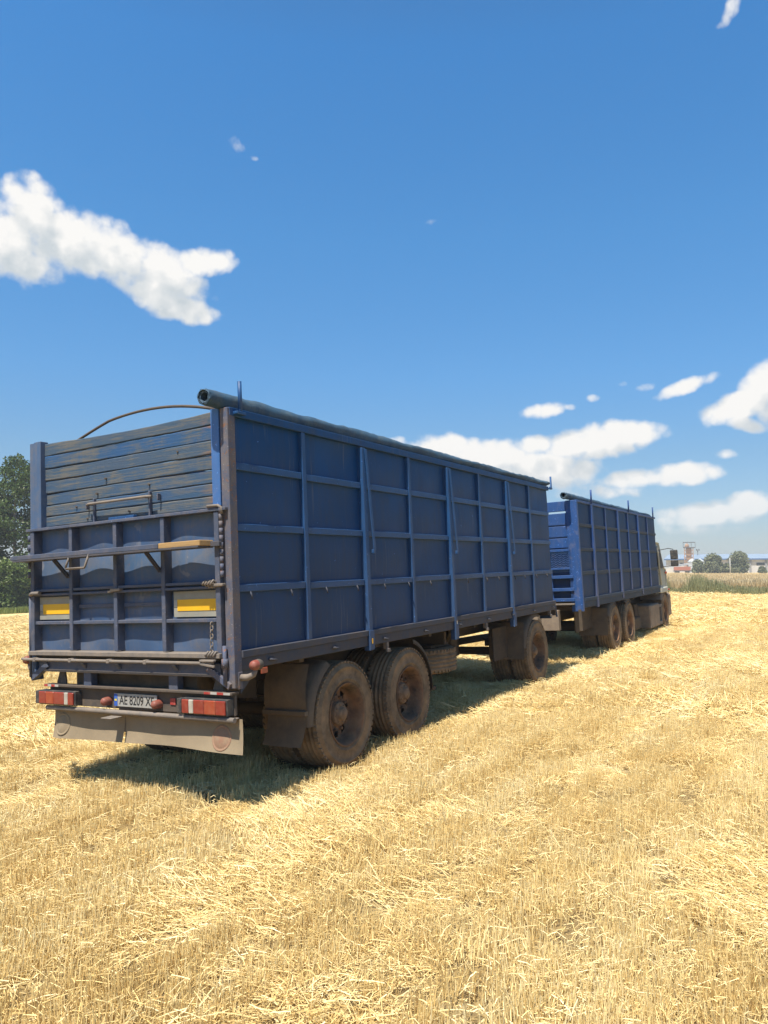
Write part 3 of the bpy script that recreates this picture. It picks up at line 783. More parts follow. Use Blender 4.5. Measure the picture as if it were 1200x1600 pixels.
# clearance lamps on arms
for (y0, sgn) in ((.0, -1), (W, 1)):
    arm = T(MB().tube([(.07, y0-.02*sgn, 1.045), (.07, y0+.07*sgn, 1.05), (.075, y0+.12*sgn, 1.07), (.08, y0+.14*sgn, 1.11)], [.028, .026, .022, .018], 9), 'clearance_lamp', M['pipe'])
    T(MB().lathe([(.0, -.055), (.03, -.05), (.038, -.03), (.04, .0)], 14, 'x', (.08, y0+.145*sgn, 1.145)), 'lamp_lens', M['reflred'], arm)
    T(MB().lathe([(.04, .0), (.043, .03), (.036, .05), (.0, .055)], 14, 'x', (.08, y0+.145*sgn, 1.145)), 'lamp_back', M['rubber'], arm)
T(MB().box(.30, .38, -.012, .003, 1.045, 1.092, .003), 'side_reflector', M['orange'])
for x in (2.35, 5.0, 7.7):
    T(MB().box(x-.02, x+.02, .0, .05, 1.03, 1.10).box(x-.035, x+.035, -.012, .01, 1.0, 1.035), 'side_marker_lamp', M['pipe'])
# mudguards
def fender(xc, zc, r, a0, a1, y0, y1, name, lip=.0):
    prof = [(r, y1), (r+.012, (y0+y1)/2), (r+.006, y0+.05), (r-.012, y0+.012), (r-.05, y0-.004)]
    mb = MB().lathe(prof, 16, 'y', (xc, 0, zc), a0=a0, a1=a1)
    mb.lathe([(rr-.012, yy+.003) for rr, yy in prof], 16, 'y', (xc, 0, zc), a0=a0, a1=a1)
    return T(mb, name, M['guard'])
fender(1.60, .50, .60, R(118), R(182), .05, .52, 'mudguard')
fender(2.85, .50, .60, R(-5), R(75), .05, .52, 'mudguard')
fender(1.60, .50, .60, R(118), R(182), W-.52, W-.05, 'mudguard')
def mflap(x, y0, y1, z0, z1, lean):
    return MB().grid(lambda u, v: (x-lean*(1-v)**2-.02*math.sin(PI*u)*(1-v), y0+(y1-y0)*u, z0+(z1-z0)*v), 8, 8)
T(mflap(.985, .50, .07, .33, .60, .10), 'mudflap', M['guard'])
T(MB().box(.95, 1.0, .06, .54, .585, .625, .003), 'mudflap_bar', M['guard'])
T(MB().grid(lambda u, v: (.99-.03*math.sin(PI*v)+.05*v*v, .53-.47*u, .60+.43*v), 6, 8), 'mudguard', M['guard'])
T(MB().prism([(.30, 1.09), (.95, 1.09), (.95, .72), (.55, .80)], .60, .62), 'side_plate', M['under'])
T(mflap(.985, W-.07, W-.5, .33, .95, .08), 'mudflap', M['guard'])
fender(7.10, .50, .60, R(75), R(170), .05, .60, 'mudguard')
T(MB().grid(lambda u, v: (6.47+.05*v*v, .62-.57*u, .44+.55*v), 6, 6), 'mudguard', M['guard'])
T(MB().box(5.9, 6.46, .30, .33, .47, .95, .01), 'mudguard', M['under'])
T(MB().box(3.3, 3.6, .1, .5, .43, .47), 'spare_carrier', M['under'])
# turntable, drawbar, valves, hoses and an air tank underneath
T(MB().lathe([(.55, .0), (.55, .06), (.45, .06), (.45, .0)], 28, 'z', (7.1, W/2, .93)), 'turntable', M['under'])
T(MB().bar((7.2, .95, .62), (8.9, W/2, .62), .09, .11).bar((7.2, W-.95, .62), (8.9, W/2, .62), .09, .11).bar((8.9, W/2, .62), (9.6, W/2, .62), .07, .09), 'drawbar', M['under'])
T(MB().lathe([(.0, -.4), (.11, -.39), (.13, -.35), (.13, .35), (.11, .39), (.0, .4)], 16, 'x', (5.35, 1.35, .74)), 'air_tank', M['under'])
hz = MB()
q = random.Random(8)
for k in range(9):
    x = 4.9+q.uniform(0, 1.5); y = .55+q.uniform(0, .9)
    hz.tube([(x, y, 1.05), (x+.1, y+.1, .85+q.uniform(-.1, .1)), (x+.35, y+.2, .8+q.uniform(-.1, .1)), (x+.6, y+.2, 1.0)], .018, 6)
T(hz, 'brake_hose', M['under'])
T(MB().box(5.1, 5.3, .6, .66, .62, 1.06).box(5.55, 6.0, .9, .95, .55, 1.05).bar((4.9, .5, 1.0), (5.4, .9, .6), .05, .05), 'stay', M['under'])
T(MB().box(8.0, 8.04, .1, .3, .95, 1.1).bar((8.02, .03, 1.2), (8.1, .03, .97), .03, .02), 'front_strut', M['rib'])
T(MB().box(7.98, 8.03, .02, W-.02, 1.0, 1.18), 'front_crossbeam', M['under'])
for x in (1.60, 2.85, 7.10):
    for (y, fl_) in ((.19, False), (.53, True), (W-.53, False), (W-.19, True)):
        wheel(trailer, x, y, .495, fl_, y < .3 or y > W-.3, rnd.uniform(0, 6), TO)
# spare wheel lying flat in its carrier
sw = link('spare_wheel', RIM, trailer, Vector((4.13, .62, .715))-TO); sw.rotation_euler = (PI/2, 0, 0)
link('tyre', TYRE, sw)
T(MB().box(3.9, 4.4, .3, .9, .87, .9).box(4.08, 4.14, .2, 1.2, .9, 1.06), 'spare_hanger', M['under'])

# ================================================================== GRAIN TRUCK
UO = Vector((13.5, W/2, 0.0))
truck = empty('grain_truck', RT @ UO); truck.rotation_euler = RT.to_euler()
tag(truck, 'blue grain truck with pale cab, ahead of the trailer it tows', 'truck')
def U(mb, name, mat, parent=None):
    return mb.build(name, mat, parent or truck, UO)
XB = [9.68, 10.68, 11.78, 12.85, 13.87, 14.95, 16.10, 17.22]
UZ = [1.21, 1.68, 2.14, 2.61, 3.03]
for i in range(7):
    for j in range(4):
        U(MB().grid(bulge(XB[i], XB[i+1], UZ[j], UZ[j+1], .035, .012, 700+i*5+j, 6, 6), 6, 6), 'side_panel', M['truck_side'])
    U(MB().grid(bulge(XB[i+1], XB[i], UZ[0], UZ[4], W-.035, .012, 800+i, 6, 6), 6, 6), 'side_panel', M['truck_side'])
    if i:
        x = XB[i]; big = i in (1, 3, 5)
        w = .055 if big else .038
        U(MB().box(x-w, x+w, -.015 if big else 0, .04, .99 if i == 1 else 1.06 if big else 1.22, 3.03), 'side_post' if big else 'side_rib', M['truck_rib'])
        U(MB().box(x-w, x+w, W-.04, W, 1.06, 3.03), 'side_rib', M['truck_rib'])
    for j in (1, 2, 3):
        U(MB().box(XB[i]+.056, XB[i+1]-.056, .004, .04, UZ[j]-.04, UZ[j]+(.035 if j == 1 else .02)), 'side_rail', M['truck_rail'])
U(MB().box(9.75, 17.22, -.01, .06, 1.14, 1.208), 'floor_lip', M['truck_rail'])
U(MB().box(9.75, 17.22, .01, .07, 1.02, 1.138), 'floor_edge', M['truck_rail'])
U(MB().box(9.7, 17.22, W-.07, W, 1.02, 1.21), 'floor_edge', M['truck_rail'])
U(MB().box(9.68, 17.22, -.004, .05, 3.03, 3.075).box(9.68, 17.22, W-.05, W, 3.03, 3.075), 'top_rail', M['truck_rib'])
U(MB().box(17.16, 17.215, .05, W-.05, 1.1, 3.03), 'front_wall', M['truck_side'])
U(MB().box(9.75, 17.16, .06, W-.06, 1.17, 1.195), 'load_floor', M['floor'])
U(MB().box(9.75, 17.15, .06, .066, 1.2, 3.03, .001), 'inner_lining', M['rail'])
U(tarp_roll(MB(), 9.42, 17.2, .17, 3.15, .062, 15, sag=.03), 'tarp_roll', M['tarp'])
for x in (10.6, 13.9, 16.8):
    U(MB().tube([(x+.03, -.02, 3.05), (x, -.03, 3.33)], .018, 7), 'tarp_stop', M['truck_rib'])
# rear of the body
U(MB().box(9.63, 9.72, .0, .22, .96, 3.07, .01), 'corner_post', M['truck_blue'])
U(MB().box(9.63, 9.72, W-.22, W, .96, 3.07, .01), 'corner_post', M['truck_blue'])
zz = [2.16, 2.37, 2.60, 2.85, 3.08]
for j in range(4):
    U(MB().box(9.66, 9.70, .222, W-.222, zz[j]+.012+.01*(j == 3), zz[j+1]-.014, .006), 'board', M['truck_blue'])
fr = MB()
for y0, y1 in ((.16, .60), (.60, 1.04), (1.04, 1.48), (1.48, 1.92), (1.92, W-.16)):
    U(MB().box(9.63, 9.66, y0+.0, y0+.05, 1.76, 2.15).box(9.63, 9.66, y0+.05, y1, 2.10, 2.15).box(9.63, 9.66, y0+.05, y1, 1.76, 1.80), 'mesh_frame', M['truck_blue'])
    mg = MB()
    for k in range(9):
        z = 1.82+k*.034
        mg.tube([(9.65+.008*(i % 2), y0+.05+(y1-y0-.05)*i/10, z+.012*(1 if i % 2 else -1)) for i in range(11)], .006, 4)
    U(mg, 'wire_mesh', M['truck_blue'])
U(MB().box(9.70, 9.72, .1, W-.1, 1.2, 2.2), 'inner_panel', M['truck_side'])
for z in (1.62, 1.38, 1.185):
    U(MB().box(9.60, 9.68, .15, W-.15, z-.03, z+.03), 'rear_rung', M['truck_blue'])
for y in (.16, .56, 1.2, 1.9):
    U(MB().box(9.63, 9.67, y, y+.05, 1.12, 1.75), 'rear_upright', M['truck_blue'])
U(MB().box(9.56, 9.68, .15, W-.15, 1.09, 1.12), 'rear_sill', M['pipe'])
# chassis
for y in (.78, 1.66):
    U(MB().box(9.5, 18.6, y, y+.08, .72, .98), 'chassis_beam', M['under'])
for x in (9.8, 11, 12.7, 14.2, 15.6, 16.9):
    U(MB().box(x, x+.08, .08, W-.08, .98, 1.165), 'cross_member', M['under'])
U(MB().box(9.5, 9.62, .45, W-.45, .62, 1.0), 'tow_crossbeam', M['cab_low'])
U(MB().box(9.62, 9.66, .04, .10, .6, 1.0), 'rear_stay', M['under'])
for x in (12.03, 13.38, 18.0):
    U(MB().tube([(x, .45, .47), (x, W-.45, .47)], .07, 8), 'axle', M['under'])
def ufender(xc, zc, r, a0, a1, y0, y1):
    prof = [(r, y1), (r+.012, (y0+y1)/2), (r+.006, y0+.05), (r-.012, y0+.012), (r-.05, y0-.004)]
    mb = MB().lathe(prof, 16, 'y', (xc, 0, zc), a0=a0, a1=a1)
    mb.lathe([(rr-.012, yy+.003) for rr, yy in prof], 16, 'y', (xc, 0, zc), a0=a0, a1=a1)
    U(mb, 'mudguard', M['guard'])
ufender(12.03, .47, .57, R(25), R(150), .02, .62)
ufender(13.38, .47, .57, R(20), R(120), .02, .62)
U(MB().grid(lambda u, v: (11.40+.06*v, .64-.61*u, .36+.56*v), 6, 6), 'mudflap', M['guard'])
U(MB().box(10.2, 11.40, .34, .37, .52, .96, .02), 'side_guard', M['under'])
for (x, z) in ((12.03, .47), (13.38, .47)):
    for (y, f_) in ((.16, False), (.50, True), (W-.50, False), (W-.16, True)):
        wheel(truck, x, y, z, f_, y < .3 or y > W-.3, rnd.uniform(0, 6), UO)
for (y, f_) in ((.2, False), (W-.2, True)):
    wheel(truck, 18.0, y, .47, f_, True, rnd.uniform(0, 6), UO)
U(MB().box(15.75, 16.95, .02, .62, .14, .74, .03), 'fuel_tank', M['cab_low'])
U(MB().box(14.5, 15.2, .15, .6, .2, .5, .03).box(15.3, 15.6, .3, .6, .3, .8, .02), 'battery_box', M['under'])
U(MB().box(17.0, 17.42, .04, .5, .62, .69, .006).box(17.0, 17.05, .04, .5, .15, .62, .006).box(17.36, 17.42, .04, .5, .15, .62, .006).box(17.05, 17.36, .04, .5, .15, .24, .006), 'cab_step', M['pipe'])
# cab
prof = [(17.42, .95), (17.42, 2.30), (17.60, 2.42), (18.02, 2.40), (18.15, 2.22), (18.52, 1.70), (18.80, 1.62), (18.86, 1.10), (18.84, .95)]
nC = len(prof); mb = MB(); vs = []; fs = []
ys = [(.10, 0.0), (.05, .5), (.0, 1.0)]
lay = [(.13, .93), (.085, .985), (.08, 1.0)]
def inset(sc, y): return [(17.42+(x-17.42)*sc if x > 17.5 else x, y, .95+(z-.95)*sc) for x, z in prof]
rows = [inset(.955, .13), inset(.99, .10), inset(1.0, .15), inset(1.02, .7), inset(1.025, W/2), inset(1.02, W-.7), inset(1.0, W-.15), inset(.99, W-.10), inset(.955, W-.13)]
for r_ in rows: vs += r_
for i in range(len(rows)-1):
    for k in range(nC): fs.append((i*nC+k, i*nC+(k+1) % nC, (i+1)*nC+(k+1) % nC, (i+1)*nC+k))
fs += [tuple(range(nC))[::-1], tuple((len(rows)-1)*nC+k for k in range(nC))]
mb.add(vs, fs); cab = U(mb, 'cab', M['cab']); fix_normals(cab)
U(MB().prism([(17.56, 1.66), (17.56, 2.20), (17.98, 2.20), (18.36, 1.66)], .080, .10), 'side_window', M['black'], cab)
U(MB().prism([(17.56, 1.66), (17.56, 2.20), (17.98, 2.20), (18.36, 1.66)], W-.10, W-.085), 'side_window', M['glass'], cab)
U(MB().add([(18.20, .25, 2.20), (18.20, W-.25, 2.20), (18.55, W-.25, 1.72), (18.55, .25, 1.72)], [(0, 1, 2, 3)]), 'windscreen', M['glass'], cab)
U(MB().box(17.50, 18.45, .088, .099, 1.12, 1.62, .004), 'door', M['cab'], cab)
U(MB().box(17.6, 17.75, .075, .088, 1.5, 1.53, .003), 'door_handle', M['black'], cab)
U(MB().tube([(17.40, .06, 2.28), (17.50, .05, 2.1), (17.62, .05, 1.2)], .025, 8), 'intake_pipe', M['cab_pale'])
U(MB().box(18.70, 18.80, .075, .12, 1.5, 1.56, .005), 'indicator_lamp', M['orange'])
U(MB().box(18.80, 18.86, .04, .12, 1.02, 1.06, .005), 'indicator_lamp', M['orange'])
mb = MB().lathe([(.60, .62), (.61, .3), (.60, .10), (.585, .05), (.53, .04)], 14, 'y', (18.0, 0, .50), a0=R(40), a1=R(150))
U(mb, 'front_mudguard', M['cab_low'])
U(MB().box(17.48, 18.50, .03, .3, .98, 1.13, .02), 'mudguard_top', M['cab_pale'])
U(MB().box(18.55, 18.88, .04, W-.04, .28, .94, .05), 'front_bumper', M['cab_low'])
U(MB().tube([(18.1, .12, 2.18), (18.25, -.1, 2.22), (18.3, -.22, 2.19), (18.3, -.24, 2.10)], .012, 6).tube([(18.2, .12, 1.70), (18.3, -.22, 1.72)], .012, 6), 'mirror_arm', M['black'])
U(MB().box(18.26, 18.34, -.34, -.14, 1.90, 2.17, .02).box(18.26, 18.34, -.34, -.14, 1.70, 1.88, .02), 'mirror', M['black'])
U(MB().tube([(18.1, W-.12, 2.18), (18.3, W+.22, 2.19)], .012, 6).box(18.26, 18.34, W+.14, W+.34, 1.72, 2.17, .02), 'mirror', M['black'])

# ================================================================== FIELD
def straw_material(name, cols, transl=.25, gloss=.09, bands=0.0):
    m, g, b, out = material(name)
    at = g.new('ShaderNodeAttribute', attribute_name='tone'); oi = g.new('ShaderNodeObjectInfo')
    t = g.math('ADD', g.math('MULTIPLY', at.outputs['Fac'], .75), g.math('MULTIPLY', oi.outputs['Random'], .25))
    if bands:
        geo = g.new('ShaderNodeNewGeometry'); rd = RT @ Vector((1, 0, 0))
        Q = g.mapping(geo.outputs['Position'], rot=(0, 0, -math.atan2(rd.y, rd.x)))
        b1 = g.noise(g.mapping(Q, scl=(.16, 1.1, 0)), 1.0, 3, .55); b2 = g.noise(g.mapping(Q, scl=(1, 1, 0)), 1.6, 3, .6)
        t = g.math('ADD', t, g.math('MULTIPLY', g.math('ADD', g.math('SUBTRACT', b1, .5), g.math('MULTIPLY', g.math('SUBTRACT', b2, .5), .8)), bands), clamp=True)
    cr = g.new('ShaderNodeValToRGB'); g.l.new(t, cr.inputs[0])
    e = cr.color_ramp.elements
    e[0].position = 0; e[0].color = (*cols[0], 1); e[1].position = 1; e[1].color = (*cols[-1], 1)
    for i, c in enumerate(cols[1:-1]):
        x = e.new((i+1)/(len(cols)-1)); x.color = (*c, 1)
    df = g.new('ShaderNodeBsdfDiffuse'); g.l.new(cr.outputs[0], df.inputs[0])
    tl = g.new('ShaderNodeBsdfTranslucent'); g.l.new(cr.outputs[0], tl.inputs[0])
    gl = g.new('ShaderNodeBsdfGlossy'); gl.inputs['Roughness'].default_value = .45; gl.inputs[0].default_value = (.9,.85,.75,1)
    mx = g.new('ShaderNodeMixShader'); mx.inputs[0].default_value = transl; g.l.new(df.outputs[0], mx.inputs[1]); g.l.new(tl.outputs[0], mx.inputs[2])
    m2 = g.new('ShaderNodeMixShader'); m2.inputs[0].default_value = gloss; g.l.new(mx.outputs[0], m2.inputs[1]); g.l.new(gl.outputs[0], m2.inputs[2])
    g.n.remove(b); g.l.new(m2.outputs[0], out.inputs[0])
    return m
STRAW = straw_material('straw', [(.44,.27,.095), (.69,.49,.19), (.80,.61,.27), (.85,.69,.36), (.87,.76,.47)], .14, .05, .85)
TRACKS = [(12.4, -.43, -.058, 7.0), (24.7, 1.05, -.073, 17.0)]
def field_material():
    m, g, b, out = material('field_ground')
    geo = g.new('ShaderNodeNewGeometry'); P = geo.outputs['Position']
    rowdir = math.atan2((RT @ Vector((1, 0, 0))).y, (RT @ Vector((1, 0, 0))).x)
    Q = g.mapping(P, rot=(0, 0, -rowdir))
    big = g.noise(g.mapping(Q, scl=(.05, .35, 1)), 1.0, 5, .6)
    mid = g.noise(Q, .7, 6, .65)
    fine = g.noise(Q, 22, 6, .75)
    stalk = g.noise(g.mapping(Q, scl=(12, 60, 20)), 1.6, 5, .7)
    col = g.mix(g.rng(big, .35, .65), (.66,.50,.235), (.74,.59,.30))
    col = g.mix(g.math('MULTIPLY', g.rng(mid, .5, .75), .5), col, (.54,.40,.18))
    col = g.mix(g.rng(fine, .42, .68), g.mix(.6, col, (.40,.28,.12)), col)
    col = g.mix(g.math('MULTIPLY', g.rng(stalk, .55, .75), .45), col, (.76,.64,.36))
    # near the camera the straw itself is built, so the sheet below it is thatch and soil
    cd0 = g.vmath('LENGTH', g.vmath('SUBTRACT', P, tuple(CAM)))
    col = g.mix(g.rng(cd0, 10, 26, .8, 0), col, g.mix(g.rng(fine, .40, .60), (.13,.09,.05), (.36,.25,.105)))
    # pale chaff rows left by earlier wheels, leading away past the truck
    sq = g.new('ShaderNodeSeparateXYZ'); g.l.new(Q, sq.inputs[0])
    wob = g.math('MULTIPLY', g.math('SUBTRACT', mid, .5), .5)
    for (x0, y0, sl, xs) in TRACKS:
        yc = g.math('MULTIPLY_ADD', g.math('SUBTRACT', sq.outputs[0], x0), sl, y0)
        dd = g.math('ABSOLUTE', g.math('ADD', g.math('SUBTRACT', sq.outputs[1], yc), wob))
        mk = g.math('MULTIPLY', g.rng(dd, .3, .75, 1, 0), g.rng(sq.outputs[0], xs, xs+3))
        col = g.mix(g.math('MULTIPLY', mk, .7), col, (.74, .61, .34))
    # ripe crop and distant fields beyond the stubble
    cd = g.vmath('LENGTH', g.vmath('SUBTRACT', P, tuple(CAM)))
    far = g.rng(cd, 400, 900)
    fb = g.noise(P, .0035, 3, .5)
    col = g.mix(far, col, g.mix(g.rng(fb, .45, .55), (.10,.13,.06), (.34,.28,.14)))
    g.l.new(col, b.inputs['Base Color']); b.inputs['Roughness'].default_value = .95; b.inputs['Specular IOR Level'].default_value = .1
    bp = g.new('ShaderNodeBump'); bp.inputs['Strength'].default_value = .8; bp.inputs['Distance'].default_value = .05
    g.l.new(fine, bp.inputs['Height']); g.l.new(bp.outputs[0], b.inputs['Normal'])
    return m
gm = MB(); rings = [0.0, .8, 1.6, 2.6]
while rings[-1] < 1500: rings.append(rings[-1]*1.14+.2)
NA = 120; vs = []; fs = []
for r_ in rings:
    for k in range(NA):
        a = 2*PI*k/NA; x, y = CAM.x+r_*math.cos(a), CAM.y+r_*math.sin(a)
        u = .025*math.sin(x*.9+1.3*math.sin(y*.7))*math.sin(y*1.1+.5) if r_ < 40 else 0
        vs.append((x, y, ground_z(x, y)+u*.5))
for i in range(len(rings)-1):
    for k in range(NA): fs.append((i*NA+k, i*NA+(k+1) % NA, (i+1)*NA+(k+1) % NA, (i+1)*NA+k))
gm.add(vs, fs, 0, True)
fld = gm.build('field', field_material()); fld['kind'] = 'structure'
fix_normals(fld)
if fld.data.polygons[NA*5].normal.z < 0: fld.data.flip_normals()

# ---- straw: clump prototypes scattered by geometry nodes
def clump(name, seed, rad, n_st, n_ly, hgt, wid, comb=False, lie_len=.24, n_leaf=8, row=None):
    q = random.Random(seed); V = []; Fc = []; tone = []
    def blade(p, d, L, w, t, bend, flat=False):
        d = d.normalized(); side = d.cross(Vector((q.uniform(-1, 1), q.uniform(-1, 1), q.uniform(.2, 1)))).normalized()
        nrm = d.cross(side)
        segs = 2
        base = len(V); down = Vector((0, 0, -1))
        for i in range(segs+1):
            s_ = i/segs; c = p+d*L*s_+down*bend*L*s_*s_
            ww = w*(1-.35*s_)
            if flat: ring = [c-side*ww/2, c+side*ww/2]
            else: ring = [c+side*ww*.5, c-side*ww*.25+nrm*ww*.43, c-side*ww*.25-nrm*ww*.43]
            V.extend(ring)
        k = 2 if flat else 3
        for i in range(segs):
            if flat: Fc.append((base+2*i, base+2*i+1, base+2*i+3, base+2*i+2)); tone.append(t)
            else:
                for j in range(3): Fc.append((base+3*i+j, base+3*i+(j+1) % 3, base+3*(i+1)+(j+1) % 3, base+3*(i+1)+j)); tone.append(t)
        if not flat: Fc.append((base+3*segs, base+3*segs+1, base+3*segs+2)); tone.append(min(1, t+.1))
    tufts = [(q.uniform(-rad, rad), q.gauss(0, row) if row else q.uniform(-rad, rad)) for _ in range(max(1, n_st//5))]
    for i in range(n_st):
        tx_, ty_ = tufts[i % len(tufts)]
        p = Vector((tx_+q.gauss(0, .018+rad*.04), ty_+q.gauss(0, .018+rad*.04), -.02))
        lean = q.gauss(0, .17)
        d = Vector((math.cos(q.uniform(0, 6.28))*lean, math.sin(q.uniform(0, 6.28))*lean, 1))
        blade(p, d, hgt*q.uniform(.55, 1.15), wid*q.uniform(.8, 1.3), min(1, max(0, q.gauss(.52, .2))), q.uniform(0, .05))
    for i in range(n_ly):
        a = q.gauss(0, .4) if comb else q.uniform(0, 6.28)
        L = lie_len*q.uniform(.4, 1.4)
        p = Vector((q.uniform(-rad, rad)-math.cos(a)*L/2, q.uniform(-rad, rad)-math.sin(a)*L/2, hgt*q.uniform(.02, .62)))
        d = Vector((math.cos(a), math.sin(a), q.gauss(.1, .22)))
        blade(p, d, L, wid*q.uniform(.8, 1.4), min(1, max(0, q.gauss(.62, .2))), q.uniform(0, .25))
    for i in range(n_leaf):
        a = q.uniform(0, 6.28); p = Vector((q.uniform(-rad, rad), q.uniform(-rad, rad), hgt*q.uniform(.05, .6)))
        blade(p, Vector((math.cos(a), math.sin(a), q.uniform(-.2, 1.1))), lie_len*q.uniform(.35, .8), wid*1.05, min(1, max(0, q.gauss(.52, .2))), q.uniform(.2, 1.0), True)
    me = bpy.data.meshes.new(name); me.from_pydata([tuple(v) for v in V], [], Fc)
    at = me.attributes.new('tone', 'FLOAT', 'FACE'); at.data.foreach_set('value', tone)
    me.materials.append(STRAW); me.update()
    return bpy.data.objects.new(name, me)
protos = bpy.data.collections.new('straw_clumps')
kinds = {}
def add_proto(key, *a, **k):
    i = len(protos.objects); o = clump('straw_clump_%02d' % i, 500+i, *a, **k)
    protos.objects.link(o); kinds.setdefault(key, []).append(i)
for _ in range(7): add_proto(('n', 0), .24, 165, 30, .125, .0038, False, .10, 48, .04)
for _ in range(5): add_proto(('n', 1), .22, 70, 90, .10, .0038, True, .14, 110)
for _ in range(4): add_proto(('n', 2), .22, 60, 90, .085, .0038, False, .11, 130)
for _ in range(5): add_proto(('m', 0), .45, 260, 60, .125, .0070, False, .14, 70, .10)
for _ in range(3): add_proto(('m', 1), .42, 90, 150, .10, .0080, True, .22, 110)
for _ in range(3): add_proto(('m', 2), .42, 80, 150, .085, .0080, False, .18, 130)
for _ in range(3): add_proto(('f', 0), .95, 260, 110, .125, .017, False, .28, 110)
for _ in range(3): add_proto(('f', 1), .95, 140, 200, .10, .017, False, .30, 130)

class VN:
    def __init__(s, seed):
        s.r = np.random.RandomState(seed).rand(256, 256)
    def __call__(s, x, y):
        xi, yi = math.floor(x), math.floor(y); fx, fy = x-xi, y-yi
        fx = fx*fx*(3-2*fx); fy = fy*fy*(3-2*fy)
        g_ = s.r; a = g_[xi % 256, yi % 256]; b = g_[(xi+1) % 256, yi % 256]; c = g_[xi % 256, (yi+1) % 256]; d = g_[(xi+1) % 256, (yi+1) % 256]
        return (a*(1-fx)+b*fx)*(1-fy)+(c*(1-fx)+d*fx)*fy
nzA, nzB, nzC = VN(1), VN(2), VN(3)
pts, rots, scs, ids = [], [], [], []
q = random.Random(77)
RTi = RT.transposed()
def scatter(r0, r1, dens, ring, half):
    area = half*(r1*r1-r0*r0); n = int(area*dens)
    for _ in range(n):
        r_ = math.sqrt(q.uniform(r0*r0, r1*r1)); a = YAW+q.uniform(-half, half)
        x, y = CAM.x+r_*math.cos(a), CAM.y+r_*math.sin(a)
        l = RTi @ Vector((x, y, ground_z(x, y)))
        # nothing sprouts where a tyre stands
        under = False
        for wx in (1.6, 2.85, 7.1, 12.03, 13.38, 18.0):
            if abs(l.x-wx) < .26 and (.0 < l.y < .75 or W-.75 < l.y < W): under = True
        if under: continue
        v = nzA(l.x*.55+3, l.y*.9)*.6+nzB(l.x*1.6, l.y*2.1)*.4
        sc = 1.0+.45*(nzC(l.x*.8, l.y*.8)-.5)
        track = False
        for ty in (-2.15, -4.0, .36, W-.36):
            if abs(l.y-ty-.12*math.sin(l.x*.15)) < .27 and not (0 < ty < W and l.x > 6): track = True
        if any(l.x > xs and abs(l.y-y0-sl*(l.x-x0)) < .5 for (x0, y0, sl, xs) in TRACKS):
            if q.random() < .5: continue
            sc *= .6
        kind = 0 if v < .60 else 1 if v < .70 else 2
        if track and q.random() < .75: kind = 2; sc *= .7
        if ring == 'f' and kind == 2: kind = 1
        if kind == 0 and ring != 'f':                       # stubble stands in drill rows along the field
            pitch = .155 if ring == 'n' else .31
            l.y = round(l.y/pitch)*pitch+q.gauss(0, .012); wv = RT @ l; x, y = wv.x, wv.y
        ids.append(q.choice(kinds[(ring, kind)]))
        pts.append((x, y, ground_z(x, y)))
        rowa = math.atan2((RT @ Vector((1, 0, 0))).y, (RT @ Vector((1, 0, 0))).x)
        zr = (rowa+q.choice((0, PI))+q.gauss(0, .05) if kind == 0 and ring != 'f' else q.uniform(0, 6.28)) if kind != 1 else YAW+.5+2.6*(nzB(l.x*.35+9, l.y*.35)-.5)+q.gauss(0, .3)
        rots.append((q.gauss(0, .06), q.gauss(0, .06), zr)); scs.append(sc*q.uniform(.85, 1.15))
scatter(1.6, 9.5, 30, 'n', R(44))
scatter(9.5, 24, 9, 'm', R(40))
scatter(24, 62, 1.7, 'f', R(38))
me = bpy.data.meshes.new('straw_stubble'); me.from_pydata(pts, [], [])
a_ = me.attributes.new('rot', 'FLOAT_VECTOR', 'POINT'); a_.data.foreach_set('vector', [c for r_ in rots for c in r_])
a_ = me.attributes.new('scl', 'FLOAT', 'POINT'); a_.data.foreach_set('value', scs)
a_ = me.attributes.new('idx', 'INT', 'POINT'); a_.data.foreach_set('value', ids)
straw = link('straw_stubble', me); straw['kind'] = 'stuff'; straw['label'] = 'golden cut straw and stubble covering the field'
def scatter_group(name, coll):
    ng = bpy.data.node_groups.new(name, 'GeometryNodeTree')
    ng.interface.new_socket('Geometry', in_out='INPUT', socket_type='NodeSocketGeometry')
    ng.interface.new_socket('Geometry', in_out='OUTPUT', socket_type='NodeSocketGeometry')
    g = NG(ng)
    gi, go = g.new('NodeGroupInput'), g.new('NodeGroupOutput')
    m2p = g.new('GeometryNodeMeshToPoints'); g.l.new(gi.outputs[0], m2p.inputs[0])
    iop = g.new('GeometryNodeInstanceOnPoints'); g.l.new(m2p.outputs[0], iop.inputs['Points'])
    ci = g.new('GeometryNodeCollectionInfo'); ci.inputs['Collection'].default_value = coll
    ci.inputs['Separate Children'].default_value = True; ci.inputs['Reset Children'].default_value = True
    g.l.new(ci.outputs[0], iop.inputs['Instance']); iop.inputs['Pick Instance'].default_value = True
    def attr(nm, dt):
        n = g.new('GeometryNodeInputNamedAttribute', data_type=dt); n.inputs['Name'].default_value = nm
        return [o for o in n.outputs if o.enabled and o.name == 'Attribute'][0]
    g.l.new(attr('idx', 'INT'), iop.inputs['Instance Index'])
    ev = g.new('FunctionNodeEulerToRotation'); g.l.new(attr('rot', 'FLOAT_VECTOR'), ev.inputs[0]); g.l.new(ev.outputs[0], iop.inputs['Rotation'])
    g.l.new(attr('scl', 'FLOAT'), iop.inputs['Scale'])
    g.l.new(iop.outputs[0], go.inputs[0])
    return ng
md = straw.modifiers.new('scatter', 'NODES'); md.node_group = scatter_group('straw_scatter', protos)

